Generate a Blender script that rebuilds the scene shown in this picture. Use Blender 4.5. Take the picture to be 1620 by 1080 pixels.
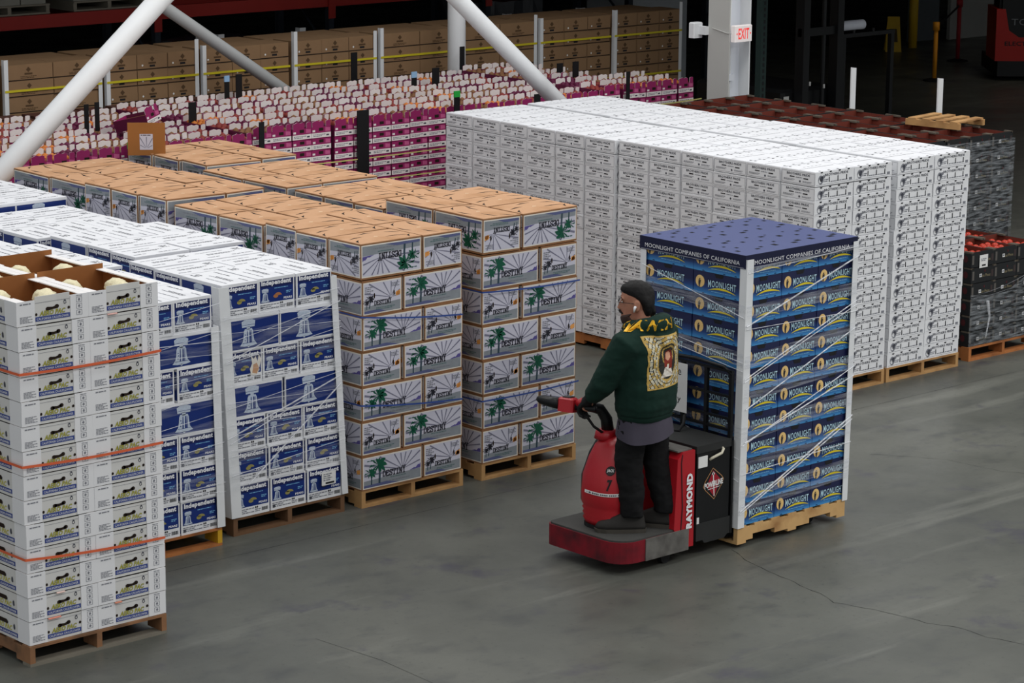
import bpy, math, random
from mathutils import Vector, Matrix
random.seed(7)
R = math.radians
sc = bpy.context.scene
for o in list(bpy.data.objects): bpy.data.objects.remove(o)

# ------------------------------------------------------------------ camera, world, lights, exposure
CAM = Vector((0, 0, 5.6143))
PITCH, ROLL, YAW, FPX = 0.2201, 0.0074, 0.83926, 4253.2
fw = Vector((math.cos(YAW)*math.cos(PITCH), math.sin(YAW)*math.cos(PITCH), -math.sin(PITCH)))
rt = Vector((math.sin(YAW), -math.cos(YAW), 0)); up = rt.cross(fw)
r2 = rt*math.cos(ROLL) + up*math.sin(ROLL); u2 = up*math.cos(ROLL) - rt*math.sin(ROLL)
cd = bpy.data.cameras.new('camera'); cd.sensor_width = 36; cd.lens = 36*FPX/1620; cd.clip_end = 300
cam = bpy.data.objects.new('camera', cd); sc.collection.objects.link(cam)
M = Matrix((r2, u2, -fw)).transposed().to_4x4(); M.translation = CAM; cam.matrix_world = M
sc.camera = cam

wd = bpy.data.worlds.new('warehouse_ambient'); wd.use_nodes = True; sc.world = wd
wd.node_tree.nodes['Background'].inputs['Color'].default_value = (0.95, 0.98, 1.0, 1)
wd.node_tree.nodes['Background'].inputs['Strength'].default_value = 0.42

def bay_or_fill(x, y, z, sx, sy, power, col=(1.0, 0.985, 0.96), rot=0.0):
    ld = bpy.data.lights.new('bay_or_fill_light', 'AREA'); ld.shape = 'RECTANGLE'
    ld.size, ld.size_y, ld.energy, ld.color = sx, sy, power, col; ld.spread = R(160)
    o = bpy.data.objects.new('bay_or_fill_light', ld); sc.collection.objects.link(o)
    o.location = (x, y, z); o.rotation_euler = (0, 0, rot)
for (x, y, e) in ((8.0, 4.0, .9), (14.0, 3.0, 1.7), (20.0, 3.5, 2.4), (26.5, 6.0, 2.4), (5.0, 10.5, .4), (13.0, 10.5, .5), (20.5, 10.5, .8), (26.5, 12.0, 1.0),
                  (9.5, 17.6, .86), (14.5, 17.6, .84), (19.5, 16.8, .88), (13.0, 21.5, .12), (19.0, 21.0, .12)):
    bay_or_fill(x, y, 9.6, 3.0, 1.6, 125*e)
bay_or_fill(36.0, 27.0, 4.1, 1.2, .6, 9, (1.0, .92, .80))  # fill lamp added to lift the parked forklift; no known fixture there
vs = sc.view_settings
vs.view_transform = 'Standard'; vs.look = 'None'; vs.exposure = 0.30; vs.gamma = 1.0; vs.use_curve_mapping = False

# ------------------------------------------------------------------ helpers
def lin(c):
    return tuple(((v/255)/12.92 if v/255 <= .04045 else ((v/255+.055)/1.055)**2.4) for v in c)
MATS = {}
def mat(name, rgb, rough=.7, metal=0.0, var=.08, scale=9.0, spec=.3, bump=0.0, emit=0.0, dirt=None, dscale=2.0, coords='Object'):
    """procedural principled material: base colour with a little noise variation (and optional dirt) and relief"""
    if name in MATS: return MATS[name]
    m = bpy.data.materials.new(name); m.use_nodes = True
    nt = m.node_tree; n = nt.nodes; L = nt.links; b = n['Principled BSDF']
    c = lin(rgb)
    b.inputs['Roughness'].default_value = rough; b.inputs['Metallic'].default_value = metal
    b.inputs['Specular IOR Level'].default_value = spec
    tc = n.new('ShaderNodeTexCoord')
    nz = n.new('ShaderNodeTexNoise'); nz.inputs['Scale'].default_value = scale; nz.inputs['Detail'].default_value = 4
    L.new(tc.outputs[coords], nz.inputs['Vector'])
    mx = n.new('ShaderNodeMix'); mx.data_type = 'RGBA'
    mx.inputs['A'].default_value = (*[v*(1-var) for v in c], 1); mx.inputs['B'].default_value = (*[min(1, v*(1+var)) for v in c], 1)
    L.new(nz.outputs['Fac'], mx.inputs['Factor']); out = mx.outputs['Result']
    if dirt:
        n2 = n.new('ShaderNodeTexNoise'); n2.inputs['Scale'].default_value = dscale; n2.inputs['Detail'].default_value = 6
        L.new(tc.outputs[coords], n2.inputs['Vector'])
        rp = n.new('ShaderNodeValToRGB'); rp.color_ramp.elements[0].position = dirt[1]; rp.color_ramp.elements[1].position = dirt[2]
        L.new(n2.outputs['Fac'], rp.inputs['Fac'])
        m2 = n.new('ShaderNodeMix'); m2.data_type = 'RGBA'; m2.inputs['B'].default_value = (*lin(dirt[0]), 1)
        L.new(rp.outputs['Color'], m2.inputs['Factor']); L.new(out, m2.inputs['A']); out = m2.outputs['Result']
    L.new(out, b.inputs['Base Color'])
    if bump:
        bp = n.new('ShaderNodeBump'); bp.inputs['Strength'].default_value = bump; bp.inputs['Distance'].default_value = .01
        L.new(nz.outputs['Fac'], bp.inputs['Height']); L.new(bp.outputs['Normal'], b.inputs['Normal'])
    if emit:
        b.inputs['Emission Color'].default_value = (*c, 1); b.inputs['Emission Strength'].default_value = emit
    MATS[name] = m
    return m

def film_mat(name, lo, hi, scale, rgb=(225, 228, 235), stretch=(1, 1, 14)):
    """clear stretch film: mostly transparent, streaky and glossy"""
    m = bpy.data.materials.new(name); m.use_nodes = True; nt = m.node_tree; n = nt.nodes; L = nt.links
    b = n['Principled BSDF']; b.inputs['Base Color'].default_value = (*lin(rgb), 1); b.inputs['Roughness'].default_value = .25
    tr = n.new('ShaderNodeBsdfTransparent'); ms = n.new('ShaderNodeMixShader')
    tc = n.new('ShaderNodeTexCoord'); mp = n.new('ShaderNodeMapping'); mp.inputs['Scale'].default_value = stretch
    nz = n.new('ShaderNodeTexNoise'); nz.inputs['Scale'].default_value = scale; nz.inputs['Detail'].default_value = 5
    rp = n.new('ShaderNodeMapRange'); rp.inputs['From Min'].default_value = .38; rp.inputs['From Max'].default_value = .68
    rp.inputs['To Min'].default_value = lo; rp.inputs['To Max'].default_value = hi
    L.new(tc.outputs['Object'], mp.inputs['Vector']); L.new(mp.outputs['Vector'], nz.inputs['Vector'])
    L.new(nz.outputs['Fac'], rp.inputs['Value']); L.new(rp.outputs['Result'], ms.inputs['Fac'])
    L.new(tr.outputs['BSDF'], ms.inputs[1]); L.new(b.outputs['BSDF'], ms.inputs[2])
    L.new(ms.outputs['Shader'], n['Material Output'].inputs['Surface'])
    MATS[name] = m; return m

class MB:
    """collects faces, then builds ONE mesh"""
    def __init__(s): s.v = []; s.f = []; s.m = []; s.ms = []
    def mi(s, m):
        if m not in s.ms: s.ms.append(m)
        return s.ms.index(m)
    def face(s, pts, m):
        b = len(s.v); s.v += [tuple(p) for p in pts]; s.f.append(tuple(range(b, b+len(pts)))); s.m.append(s.mi(m)); return s
    def raw(s, vs, fs, m):
        b = len(s.v); s.v += [tuple(p) for p in vs]; k = s.mi(m)
        for f in fs: s.f.append(tuple(b+i for i in f)); s.m.append(k)
        return s
    def box(s, x0, x1, y0, y1, z0, z1, m, skip=''):
        vs = [(x0,y0,z0),(x1,y0,z0),(x1,y1,z0),(x0,y1,z0),(x0,y0,z1),(x1,y0,z1),(x1,y1,z1),(x0,y1,z1)]
        fs = {'d': (0,3,2,1), 'u': (4,5,6,7), 'f': (0,1,5,4), 'r': (1,2,6,5), 'b': (2,3,7,6), 'l': (3,0,4,7)}
        s.raw(vs, [f for k, f in fs.items() if k not in skip], m); return s
    def cbox(s, x0, x1, y0, y1, z0, z1, m, c=.01):
        """box with chamfered vertical and top edges"""
        A = [(x0+c,y0),(x1-c,y0),(x1,y0+c),(x1,y1-c),(x1-c,y1),(x0+c,y1),(x0,y1-c),(x0,y0+c)]
        B = [(x0+2*c,y0+c),(x1-2*c,y0+c),(x1-c,y0+2*c),(x1-c,y1-2*c),(x1-2*c,y1-c),(x0+2*c,y1-c),(x0+c,y1-2*c),(x0+c,y0+2*c)]
        vs = [(x,y,z0) for x,y in A]+[(x,y,z1-c) for x,y in A]+[(x,y,z1) for x,y in B]
        fs = [tuple(range(7,-1,-1)), tuple(range(16,24))]
        for k in range(2):
            for i in range(8): fs.append((k*8+i, k*8+(i+1)%8, k*8+8+(i+1)%8, k*8+8+i))
        s.raw(vs, fs, m); return s
    def rbox(s, size, m, mtx):
        x, y, z = [q/2 for q in size]
        vs = [mtx @ Vector(p) for p in ((-x,-y,-z),(x,-y,-z),(x,y,-z),(-x,y,-z),(-x,-y,z),(x,-y,z),(x,y,z),(-x,y,z))]
        s.raw(vs, [(0,3,2,1),(4,5,6,7),(0,1,5,4),(1,2,6,5),(2,3,7,6),(3,0,4,7)], m); return s
    def prism(s, poly, fn, m):
        """poly: 2d outline ccw; fn(u, v, k) -> 3d point for k in 0, 1"""
        k = len(poly); a = [fn(u, v, 0) for u, v in poly]; b = [fn(u, v, 1) for u, v in poly]
        s.raw(a+b, [tuple(range(k-1,-1,-1)), tuple(range(k, 2*k))]+[(i,(i+1)%k,k+(i+1)%k,k+i) for i in range(k)], m); return s
    def tube(s, pts, rad, m, seg=8, cap=True):
        pts = [Vector(p) for p in pts]; n = len(pts)
        rad = rad if isinstance(rad, (list, tuple)) else [rad]*n
        rings = []; prev = None
        for i, p in enumerate(pts):
            t = (pts[min(i+1,n-1)]-pts[max(i-1,0)]).normalized()
            if prev is None:
                a = Vector((0,0,1)) if abs(t.z) < .9 else Vector((1,0,0)); u = t.cross(a).normalized()
            else: u = (prev - t*prev.dot(t)).normalized()
            prev = u; w = t.cross(u)
            rings.append([p+(u*math.cos(2*math.pi*k/seg)+w*math.sin(2*math.pi*k/seg))*rad[i] for k in range(seg)])
        vs = [q for r in rings for q in r]; fs = []
        for i in range(n-1):
            for k in range(seg): fs.append((i*seg+k, i*seg+(k+1)%seg, (i+1)*seg+(k+1)%seg, (i+1)*seg+k))
        if cap: fs += [tuple(range(seg-1,-1,-1)), tuple(range((n-1)*seg, n*seg))]
        s.raw(vs, fs, m); return s
    def loft(s, rings, m, cap=True):
        k = len(rings[0]); vs = [q for r in rings for q in r]; fs = []
        for i in range(len(rings)-1):
            for j in range(k): fs.append((i*k+j, i*k+(j+1)%k, (i+1)*k+(j+1)%k, (i+1)*k+j))
        if cap: fs += [tuple(range(k-1,-1,-1)), tuple(range((len(rings)-1)*k, len(rings)*k))]
        s.raw(vs, fs, m); return s
    def mesh(s, name, smooth=False):
        me = bpy.data.meshes.new(name); me.from_pydata(s.v, [], s.f)
        for m in s.ms: me.materials.append(m)
        me.polygons.foreach_set('material_index', s.m)
        if smooth: me.polygons.foreach_set('use_smooth', [True]*len(s.f))
        me.update(); return me
    def obj(s, name, parent=None, loc=(0,0,0), rot=(0,0,0), smooth=False): return put(name, s.mesh(name, smooth), parent, loc, rot)

def put(name, mesh, parent=None, loc=(0,0,0), rot=(0,0,0), scale=None):
    o = bpy.data.objects.new(name, mesh); sc.collection.objects.link(o)
    o.location = loc; o.rotation_euler = rot
    if scale: o.scale = scale
    if parent is not None: o.parent = parent
    return o
def tag(o, label, cat, group=None, kind=None):
    o['label'] = label
    if cat: o['category'] = cat
    if group: o['group'] = group
    if kind: o['kind'] = kind
    return o
def thing(name, label, cat, loc=(0,0,0), rotz=0.0, group=None):
    o = put(name, None, None, loc, (0,0,rotz)); o.empty_display_size = .1
    return tag(o, label, cat, group)

_ORD = ('zeroth first second third fourth fifth sixth seventh eighth ninth tenth eleventh twelfth thirteenth fourteenth fifteenth sixteenth '
        'seventeenth eighteenth nineteenth twentieth').split()
def ordn(n):
    if n <= 20: return _ORD[n]
    t = {2: 'twenty', 3: 'thirty', 4: 'forty', 5: 'fifty'}[n//10]
    return {2: 'twentieth', 3: 'thirtieth', 4: 'fortieth', 5: 'fiftieth'}[n//10] if n % 10 == 0 else t+'-'+_ORD[n % 10]
def from_top(n): return 'topmost' if n == 1 else ordn(n)+' from top'

# ------------------------------------------------------------------ flat print: outlines laid 0.4 mm apart on a panel
_TXT = {}
def text_mesh(s, bold=0.0, shear=0.0):
    k = (s, bold, shear)
    if k not in _TXT:
        cu = bpy.data.curves.new('lettering', 'FONT'); cu.body = s; cu.resolution_u = 2; cu.offset = bold; cu.shear = shear; cu.space_character = 1.16 if s == 'MOONLIGHT' else 1.05
        ob = bpy.data.objects.new('lettering', cu); me = bpy.data.meshes.new_from_object(ob)
        vs = [(v.co.x, v.co.y) for v in me.vertices]; fs = [tuple(p.vertices) for p in me.polygons]
        bpy.data.objects.remove(ob); bpy.data.curves.remove(cu); bpy.data.meshes.remove(me)
        x0 = min(v[0] for v in vs); x1 = max(v[0] for v in vs); y0 = min(v[1] for v in vs); y1 = max(v[1] for v in vs)
        _TXT[k] = ([((x-x0)/(x1-x0), (y-y0)/(y1-y0)) for x, y in vs], fs, (x1-x0)/(y1-y0))
    return _TXT[k]
SLAB = {  # strokes on a unit box; slab serifs are set at the ends marked below
 'D': [[(.1,0),(.1,1)],[(0,1),(.6,1),(.95,.72),(.95,.28),(.6,0),(0,0)]], 'E': [[(.12,0),(.12,1)],[(0,1),(.9,1),(.9,.8)],[(.12,.52),(.65,.52)],[(0,0),(.9,0),(.9,.2)]],
 'S': [[(.88,.75),(.88,1),(.3,1),(.1,.82),(.15,.6),(.82,.42),(.9,.2),(.7,0),(.1,0),(.1,.25)]], 'T': [[(.5,0),(.5,1)],[(.02,.78),(.02,1),(.98,1),(.98,.78)],[(.28,0),(.72,0)]],
 'I': [[(.5,0),(.5,1)],[(.15,1),(.85,1)],[(.15,0),(.85,0)]], 'N': [[(.14,0),(.14,1)],[(.1,1),(.86,0)],[(.86,0),(.86,1)],[(0,0),(.3,0)],[(.68,1),(1,1)],[(0,1),(.2,1)]],
 'Y': [[(.5,0),(.5,.45),(.1,1)],[(.5,.45),(.9,1)],[(.28,0),(.72,0)],[(-.05,1),(.28,1)],[(.72,1),(1.05,1)]],
 'R': [[(.12,0),(.12,1)],[(0,1),(.65,1),(.88,.85),(.88,.65),(.65,.48),(.12,.48)],[(.5,.48),(.95,0)],[(0,0),(.3,0)]],
 'A': [[(.08,0),(.5,1),(.92,0)],[(.25,.33),(.75,.33)],[(-.05,0),(.22,0)],[(.78,0),(1.05,0)]], 'M': [[(.12,0),(.12,1),(.5,.35),(.88,1),(.88,0)],[(0,0),(.25,0)],[(.75,0),(1,0)]],
 'O': [[(.3,0),(.08,.25),(.08,.75),(.3,1),(.7,1),(.92,.75),(.92,.25),(.7,0),(.3,0)]]}
class Art:
    STEP = .0005
    def __init__(s): s.it = []
    def poly(s, pts, m, l=1): s.it.append((l, m, [tuple(p) for p in pts], [tuple(range(len(pts)))])); return s
    def rect(s, x0, y0, x1, y1, m, l=1): return s.poly([(x0,y0),(x1,y0),(x1,y1),(x0,y1)], m, l)
    def disc(s, cx, cy, rx, ry, m, l=1, n=14, a0=0, a1=360):
        p = [(cx+rx*math.cos(R(a0+(a1-a0)*i/n)), cy+ry*math.sin(R(a0+(a1-a0)*i/n))) for i in range(n if a1-a0 == 360 else n+1)]
        return s.poly(p, m, l)
    def line(s, p, q, w, m, l=1, w2=None):
        dx, dy = q[0]-p[0], q[1]-p[1]; d = math.hypot(dx, dy) or 1; nx, ny = -dy/d/2, dx/d/2; w2 = w if w2 is None else w2
        return s.poly([(p[0]-nx*w,p[1]-ny*w),(q[0]-nx*w2,q[1]-ny*w2),(q[0]+nx*w2,q[1]+ny*w2),(p[0]+nx*w,p[1]+ny*w)], m, l)
    def frame(s, x0, y0, x1, y1, w, m, l=1):
        s.rect(x0,y0,x1,y0+w,m,l); s.rect(x0,y1-w,x1,y1,m,l); s.rect(x0,y0+w,x0+w,y1-w,m,l); return s.rect(x1-w,y0+w,x1,y1-w,m,l)
    def arc(s, pts, w, m, l=1):
        """crescent along a list of points: thick in the middle"""
        n = len(pts); up_, lo = [], []
        for i, (x, y) in enumerate(pts):
            a = pts[max(0,i-1)]; b = pts[min(n-1,i+1)]; d = math.hypot(b[0]-a[0], b[1]-a[1]) or 1; nx, ny = -(b[1]-a[1])/d, (b[0]-a[0])/d
            h = w*math.sin(math.pi*i/(n-1))/2+w*.06; up_.append((x+nx*h, y+ny*h)); lo.append((x-nx*h, y-ny*h))
        for i in range(n-1): s.poly([lo[i], lo[i+1], up_[i+1], up_[i]], m, l)
        return s
    def text(s, t, x, y, w, h, m, l=2, bold=.02, shear=0, warp=None):
        vs, fs, _ = text_mesh(t, bold, shear)
        if warp: vs = [warp(a, b) for a, b in vs]
        s.it.append((l, m, [(x+a*w, y+b*h) for a, b in vs], fs)); return s
    def slab(s, t, x, y, w, h, m, l=2, sw=.14, gap=.18, tail=False):
        n = len(t); cw = w/(n+gap*(n-1)); k = sw*h
        for i, ch in enumerate(t):
            ox = x+i*cw*(1+gap); hh = h*(1.28 if tail and i == n-1 else 1)
            for st in SLAB[ch]:
                for a, b in zip(st, st[1:]):
                    p = (ox+a[0]*cw, y+a[1]*hh); q = (ox+b[0]*cw, y+b[1]*hh); d = math.hypot(q[0]-p[0], q[1]-p[1]) or 1
                    e = k*.42; ux, uy = (q[0]-p[0])/d*e, (q[1]-p[1])/d*e
                    s.line((p[0]-ux,p[1]-uy), (q[0]+ux,q[1]+uy), k, m, l)
        return s
    def small(s, x0, y0, x1, y1, rows, m, l=2, seed=1, fill=.85):
        """lines of print too small to read in the photograph"""
        rg = random.Random(seed); ph = (y1-y0)/rows
        for r in range(rows):
            x = x0; y = y1-(r+.5)*ph; end = x0+(x1-x0)*(fill if r % 2 else 1)
            while x < end-.004:
                w = min(rg.uniform(.3, 1.1)*ph*2.4, end-x); s.rect(x, y-ph*.27, x+w, y+ph*.27, m, l); x += w+ph*.35
        return s
    def mesh(s, name):
        mb = MB()
        for l, m, pts, fs in s.it:
            mb.raw([(u, -l*Art.STEP-.0006, v) for u, v in pts], fs, m)
        return mb.mesh(name)
    def flip(s, h):
        """the same print turned upside down on a panel of height h"""
        a = Art(); a.it = [(l, m, [(-u, h-v) for u, v in pts], fs) for l, m, pts, fs in s.it]; return a
LEFT = (0, 0, -math.pi/2)     # turns a panel that faces -Y to face -X

# ------------------------------------------------------------------ materials
KRAFT = mat('kraft_cardboard', (198, 154, 118), .8, var=.10, scale=5, bump=.05, dirt=((172, 126, 86), .5, .75), dscale=3)
KRAFT_EDGE = mat('kraft_edge', (146, 104, 70), .85, var=.1)
KRAFT_IN = mat('kraft_inside', (150, 96, 52), .85, var=.12)
SLIT = mat('dark_slit', (38, 26, 18), .9)
CREAM = mat('label_cream', (232, 226, 214), .55); LAV = mat('label_lavender', (205, 204, 218), .5, var=.1, scale=6)
RAY = mat('label_ray', (122, 122, 142), .55); SAND = mat('label_sand', (140, 146, 152), .55, var=.2, scale=14); SHORE = mat('label_shore', (92, 98, 138), .55, var=.2, scale=12)
PALM = mat('label_palm_green', (22, 88, 66), .5, var=.2, scale=20); TRUNK = mat('label_trunk', (52, 72, 84), .55); INK = mat('label_ink', (44, 44, 54), .55)
HILL = mat('label_hills', (92, 84, 148), .55); ORANGE_P = mat('label_orange', (240, 168, 92), .5); TEAL_T = mat('label_teal_text', (84, 112, 112), .55)
WHITE = mat('white_cardboard', (232, 233, 236), .6, var=.03, scale=4, dirt=((205, 206, 208), .55, .8), dscale=4)
LIDW = mat('white_lid', (232, 233, 237), .55, var=.03, scale=3, dirt=((214, 215, 220), .56, .8), dscale=2.5)
BLUE = mat('pear_blue', (24, 48, 116), .4, var=.12, scale=5); NAVY = mat('pear_navy', (20, 32, 84), .45)
SILV = mat('bell_silver', (186, 198, 214), .5, var=.25, scale=60); PEAR = mat('pear_yellow', (150, 142, 84), .5, var=.2, scale=30); PEARO = mat('pear_russet', (170, 112, 70), .5)
PRINT = mat('small_print_grey', (128, 130, 138), .6); PRINTD = mat('small_print_dark', (70, 72, 82), .6); BLACKI = mat('print_black', (26, 26, 30), .6)
TRAY = mat('tray_grey_card', (214, 213, 210), .65, var=.04, scale=5, dirt=((182, 181, 178), .5, .8), dscale=5)
TRAYC = mat('tray_corner_card', (232, 232, 234), .6, var=.03, scale=5); TRAYT = mat('tray_rim_white', (246, 243, 242), .6)
OLIVE = mat('logo_olive', (188, 182, 78), .55); OLIVED = mat('logo_dark_olive', (104, 108, 48), .55); BAND = mat('band_blue', (58, 74, 138), .5); CAUL = mat('cauliflower_white', (236, 226, 190), .7, var=.2, scale=60, bump=.6)
LEAFG = mat('cauliflower_leaf', (150, 160, 90), .6, var=.2)
MOON = mat('moon_tan', (234, 196, 128), .5, var=.25, scale=40); MOONT = mat('moon_lettering', (190, 226, 242), .45); YEL = mat('moon_yellow', (228, 206, 48), .45); MNAVY = mat('moon_navy', (16, 24, 62), .45); SKYB = mat('moon_pale', (120, 176, 216), .5)
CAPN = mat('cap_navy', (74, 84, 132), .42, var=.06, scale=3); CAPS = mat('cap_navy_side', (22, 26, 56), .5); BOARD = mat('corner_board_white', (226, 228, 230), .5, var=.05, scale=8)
WOOD = mat('pallet_pine', (188, 146, 96), .8, var=.18, scale=6, bump=.1, dirt=((140, 100, 62), .45, .75), dscale=4)
WOODO = mat('pallet_orange', (178, 112, 62), .8, var=.2, scale=6, bump=.1, dirt=((120, 74, 44), .45, .75), dscale=4)
WOODD = mat('pallet_brown', (112, 82, 58), .85, var=.2, scale=6, bump=.1); WOODY = mat('pallet_yellow_paint', (204, 158, 40), .7, var=.15); WOODG = mat('pallet_grey', (124, 118, 106), .85, var=.2, scale=6)
ORSTRAP = mat('strap_orange', (222, 104, 66), .45); BLSTRAP = mat('strap_blue', (58, 82, 150), .45)
PURP = mat('tray_magenta', (150, 36, 96), .5, var=.12, scale=8); PURD = mat('tray_magenta_dark', (96, 22, 60), .55); PTAB = mat('tray_tab_white', (236, 228, 226), .6)
YTAPE = mat('strap_lemon', (206, 200, 120), .5); FRUITO = mat('fruit_orange', (206, 120, 52), .5, var=.25, scale=20); FRUITR = mat('fruit_red', (140, 54, 48), .45, var=.3, scale=20); FRUITK = mat('fruit_liner', (132, 92, 62), .7, var=.3, scale=25)
BROWN = mat('crate_brown', (140, 110, 80), .8, var=.12, scale=5); BROWND = mat('brown_print', (84, 62, 40), .8); YSTRAP = mat('strap_yellow', (206, 190, 40), .5)
CRATE = mat('crate_black', (30, 32, 34), .55, var=.2, scale=12); CRATER = mat('crate_red_inside', (108, 48, 36), .7, var=.15, scale=10); CRATEG = mat('crate_edge', (92, 84, 74), .7); TOM = mat('tomato_red', (182, 58, 40), .25, var=.15, scale=20)
CRIM = mat('crate_crimson', (74, 28, 32), .6); STICK = mat('sticker_white', (228, 228, 226), .5)
FILM = film_mat('stretch_film', .0, .20, 3.0); FILM2 = film_mat('stretch_film_rope', .25, .7, 5.0, (238, 240, 245)); FILMB = film_mat('stretch_film_band', .05, .34, 4.0, (214, 218, 228))
NETF = film_mat('stretch_net', .02, .62, 6.0, (150, 155, 160), (1.3, 1.3, 9))

def moon_body():
    m = bpy.data.materials.new('moon_box_print'); m.use_nodes = True; n = m.node_tree.nodes; L = m.node_tree.links
    tc = n.new('ShaderNodeTexCoord'); sx = n.new('ShaderNodeSeparateXYZ'); rp = n.new('ShaderNodeValToRGB'); mr = n.new('ShaderNodeMapRange')
    mr.inputs['From Max'].default_value = .1625
    e = rp.color_ramp.elements; e[0].position = 0; e[0].color = (*lin((70, 148, 205)), 1); e[1].position = .55; e[1].color = (*lin((17, 26, 70)), 1)
    k = e.new(.10); k.color = (*lin((52, 122, 184)), 1); k = e.new(.30); k.color = (*lin((24, 62, 122)), 1)
    L.new(tc.outputs['Object'], sx.inputs[0]); L.new(sx.outputs['Z'], mr.inputs['Value']); L.new(mr.outputs['Result'], rp.inputs['Fac'])
    L.new(rp.outputs['Color'], n['Principled BSDF'].inputs['Base Color']); n['Principled BSDF'].inputs['Roughness'].default_value = .42
    return m
MOONB = moon_body()

# ------------------------------------------------------------------ print on each kind of carton (u, v in metres, v up from the carton's base, u from its middle)
def ray_fan(a, fx, fy, x0, y0, x1, y1, angs, w, m, l=3, r0=.012):
    for k in angs:
        dx, dy = math.cos(R(k)), math.sin(R(k)); t = 9
        if dx > 1e-6: t = min(t, (x1-fx)/dx)
        if dx < -1e-6: t = min(t, (x0-fx)/dx)
        if dy > 1e-6: t = min(t, (y1-fy)/dy)
        if dy < -1e-6: t = min(t, (y0-fy)/dy)
        if t > r0*2: a.line((fx+dx*r0, fy+dy*r0), (fx+dx*(t-.006), fy+dy*(t-.006)), w*.5, m, l, w2=w*(1.0+t*3.0))
def palm(a, bx, by, tx, ty, s, ml, mt, l=4):
    mid = ((bx+tx)/2+.008*s, (by+ty)/2); a.line((bx, by), mid, .014*s, mt, l); a.line(mid, (tx, ty), .011*s, mt, l)
    for k, ln in ((10,.07),(40,.075),(75,.05),(105,.05),(140,.075),(170,.07),(205,.06),(-25,.06),(240,.045),(-60,.045)):
        ln *= s; c, d = math.cos(R(k)), math.sin(R(k)); dr = .022*s*abs(c)
        p = [(tx, ty), (tx+c*ln*.45-d*.010*s, ty+d*ln*.45+c*.010*s+.004*s), (tx+c*ln*.8-d*.006*s, ty+d*ln*.8+abs(c)*.006*s-dr*.3), (tx+c*ln, ty+d*ln-dr), (tx+c*ln*.62+d*.010*s, ty+d*ln*.62-c*.010*s-dr*.5)]
        a.poly(p, ml, l+1)
def palm_art(w, h, end):
    a = Art(); x0, x1, y0, y1 = -w/2+.019, w/2-.017, .010, h-.010
    a.rect(x0, y0, x1, y1, CREAM, 0); b = .009; X0, X1, Y0, Y1 = x0+b, x1-b, y0+b, y1-b
    a.rect(X0, Y0, X1, Y1, LAV, 1); a.poly([(X0, Y0), (X1, Y0), (X1, Y0+.072), (X0, Y0+.052)], SAND, 2)
    a.poly([(X0, Y0), (X0+.62*(X1-X0), Y0), (X0+.4*(X1-X0), Y0+.024), (X0, Y0+.018)], SHORE, 3)
    if not end:
        ray_fan(a, .10, .112, X0, Y0+.05, X1, Y1, (14, 34, 55, 75, 98, 122, 150, 167, 180), .0075, RAY)
        a.poly([(.165, .088), (.21, .103), (.225, .10), (.25, .122), (.262, .118), (X1, .132), (X1, .094)], HILL, 4)
        palm(a, -.125, .038, -.135, .182, 1.25, PALM, TRUNK); palm(a, -.20, .036, -.21, .128, .85, PALM, TRUNK)
        a.slab('DESTINY', -.09, .084, .215, .040, INK, 6, sw=.19, tail=True); a.small(-.03, .034, .17, .050, 1, PRINT, 4, 3); a.small(-.02, .062, .13, .072, 1, TEAL_T, 4, 5)
        a.small(-.24, .215, -.13, .23, 1, TEAL_T, 4, 9)
    else:
        ray_fan(a, .085, .118, X0, Y0+.05, X1, Y1, (8, 30, 62, 90, 122, 150, 168), .0065, RAY)
        a.small(X0+.008, .165, X0+.085, .222, 4, PRINT, 4, 7, .7); a.small(X1-.085, .195, X1-.012, .228, 3, PRINT, 4, 8, .8)
        palm(a, -.125, .055, -.12, .125, .62, INK, TRUNK); palm(a, -.15, .05, -.155, .10, .45, INK, TRUNK)
        a.disc(-.077, .148, .0065, .021, SLIT, 7, 10); a.disc(.112, .148, .0065, .021, SLIT, 7, 10)
        a.disc(.148, .14, .022, .018, ORANGE_P, 4, 9); a.poly([(.13, .12), (.172, .13), (.172, .165), (.14, .15)], ORANGE_P, 4)
        a.slab('DESTINY', -.075, .076, .16, .031, INK, 6, sw=.19, tail=True); a.small(-.06, .036, .12, .058, 2, TEAL_T, 4, 4)
    return a
def bell(a, cx, cy, s, l=4):
    """the bell hung from its wooden yoke"""
    a.poly([(cx-.30*s, cy+.72*s), (cx+.30*s, cy+.72*s), (cx+.33*s, cy+.95*s), (cx+.18*s, cy+1.02*s), (cx-.18*s, cy+1.02*s), (cx-.33*s, cy+.95*s)], SILV, l)
    a.rect(cx-.3*s, cy+.80*s, cx+.3*s, cy+.815*s, BLUE, l+1); a.rect(cx-.08*s, cy+.62*s, cx+.08*s, cy+.74*s, SILV, l)
    o = [(-.42, 0), (-.36, .06), (-.28, .16), (-.24, .34), (-.22, .56), (-.17, .66), (.17, .66), (.22, .56), (.24, .34), (.28, .16), (.36, .06), (.42, 0), (.2, -.04), (-.2, -.04)]
    a.poly([(cx+x*s, cy+y*s) for x, y in o], SILV, l)
    for x, w in ((-.05, .03), (.08, .045), (.15, .02)): a.poly([(cx+(x-w)*s, cy+.10*s), (cx+(x+w)*s, cy+.10*s), (cx+(x+w*.6)*s, cy+.58*s), (cx+(x-w*.6)*s, cy+.58*s)], BLUE, l+1)
    a.rect(cx-.30*s, cy+.085*s, cx+.30*s, cy+.10*s, BLUE, l+1); a.disc(cx, cy-.05*s, .05*s, .04*s, SILV, l, 8)
    for x, y in ((-.16, .2), (-.13, .32), (-.15, .42)): a.disc(cx+x*s, cy+y*s, .03*s, .025*s, BLUE, l+1, 6)
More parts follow.
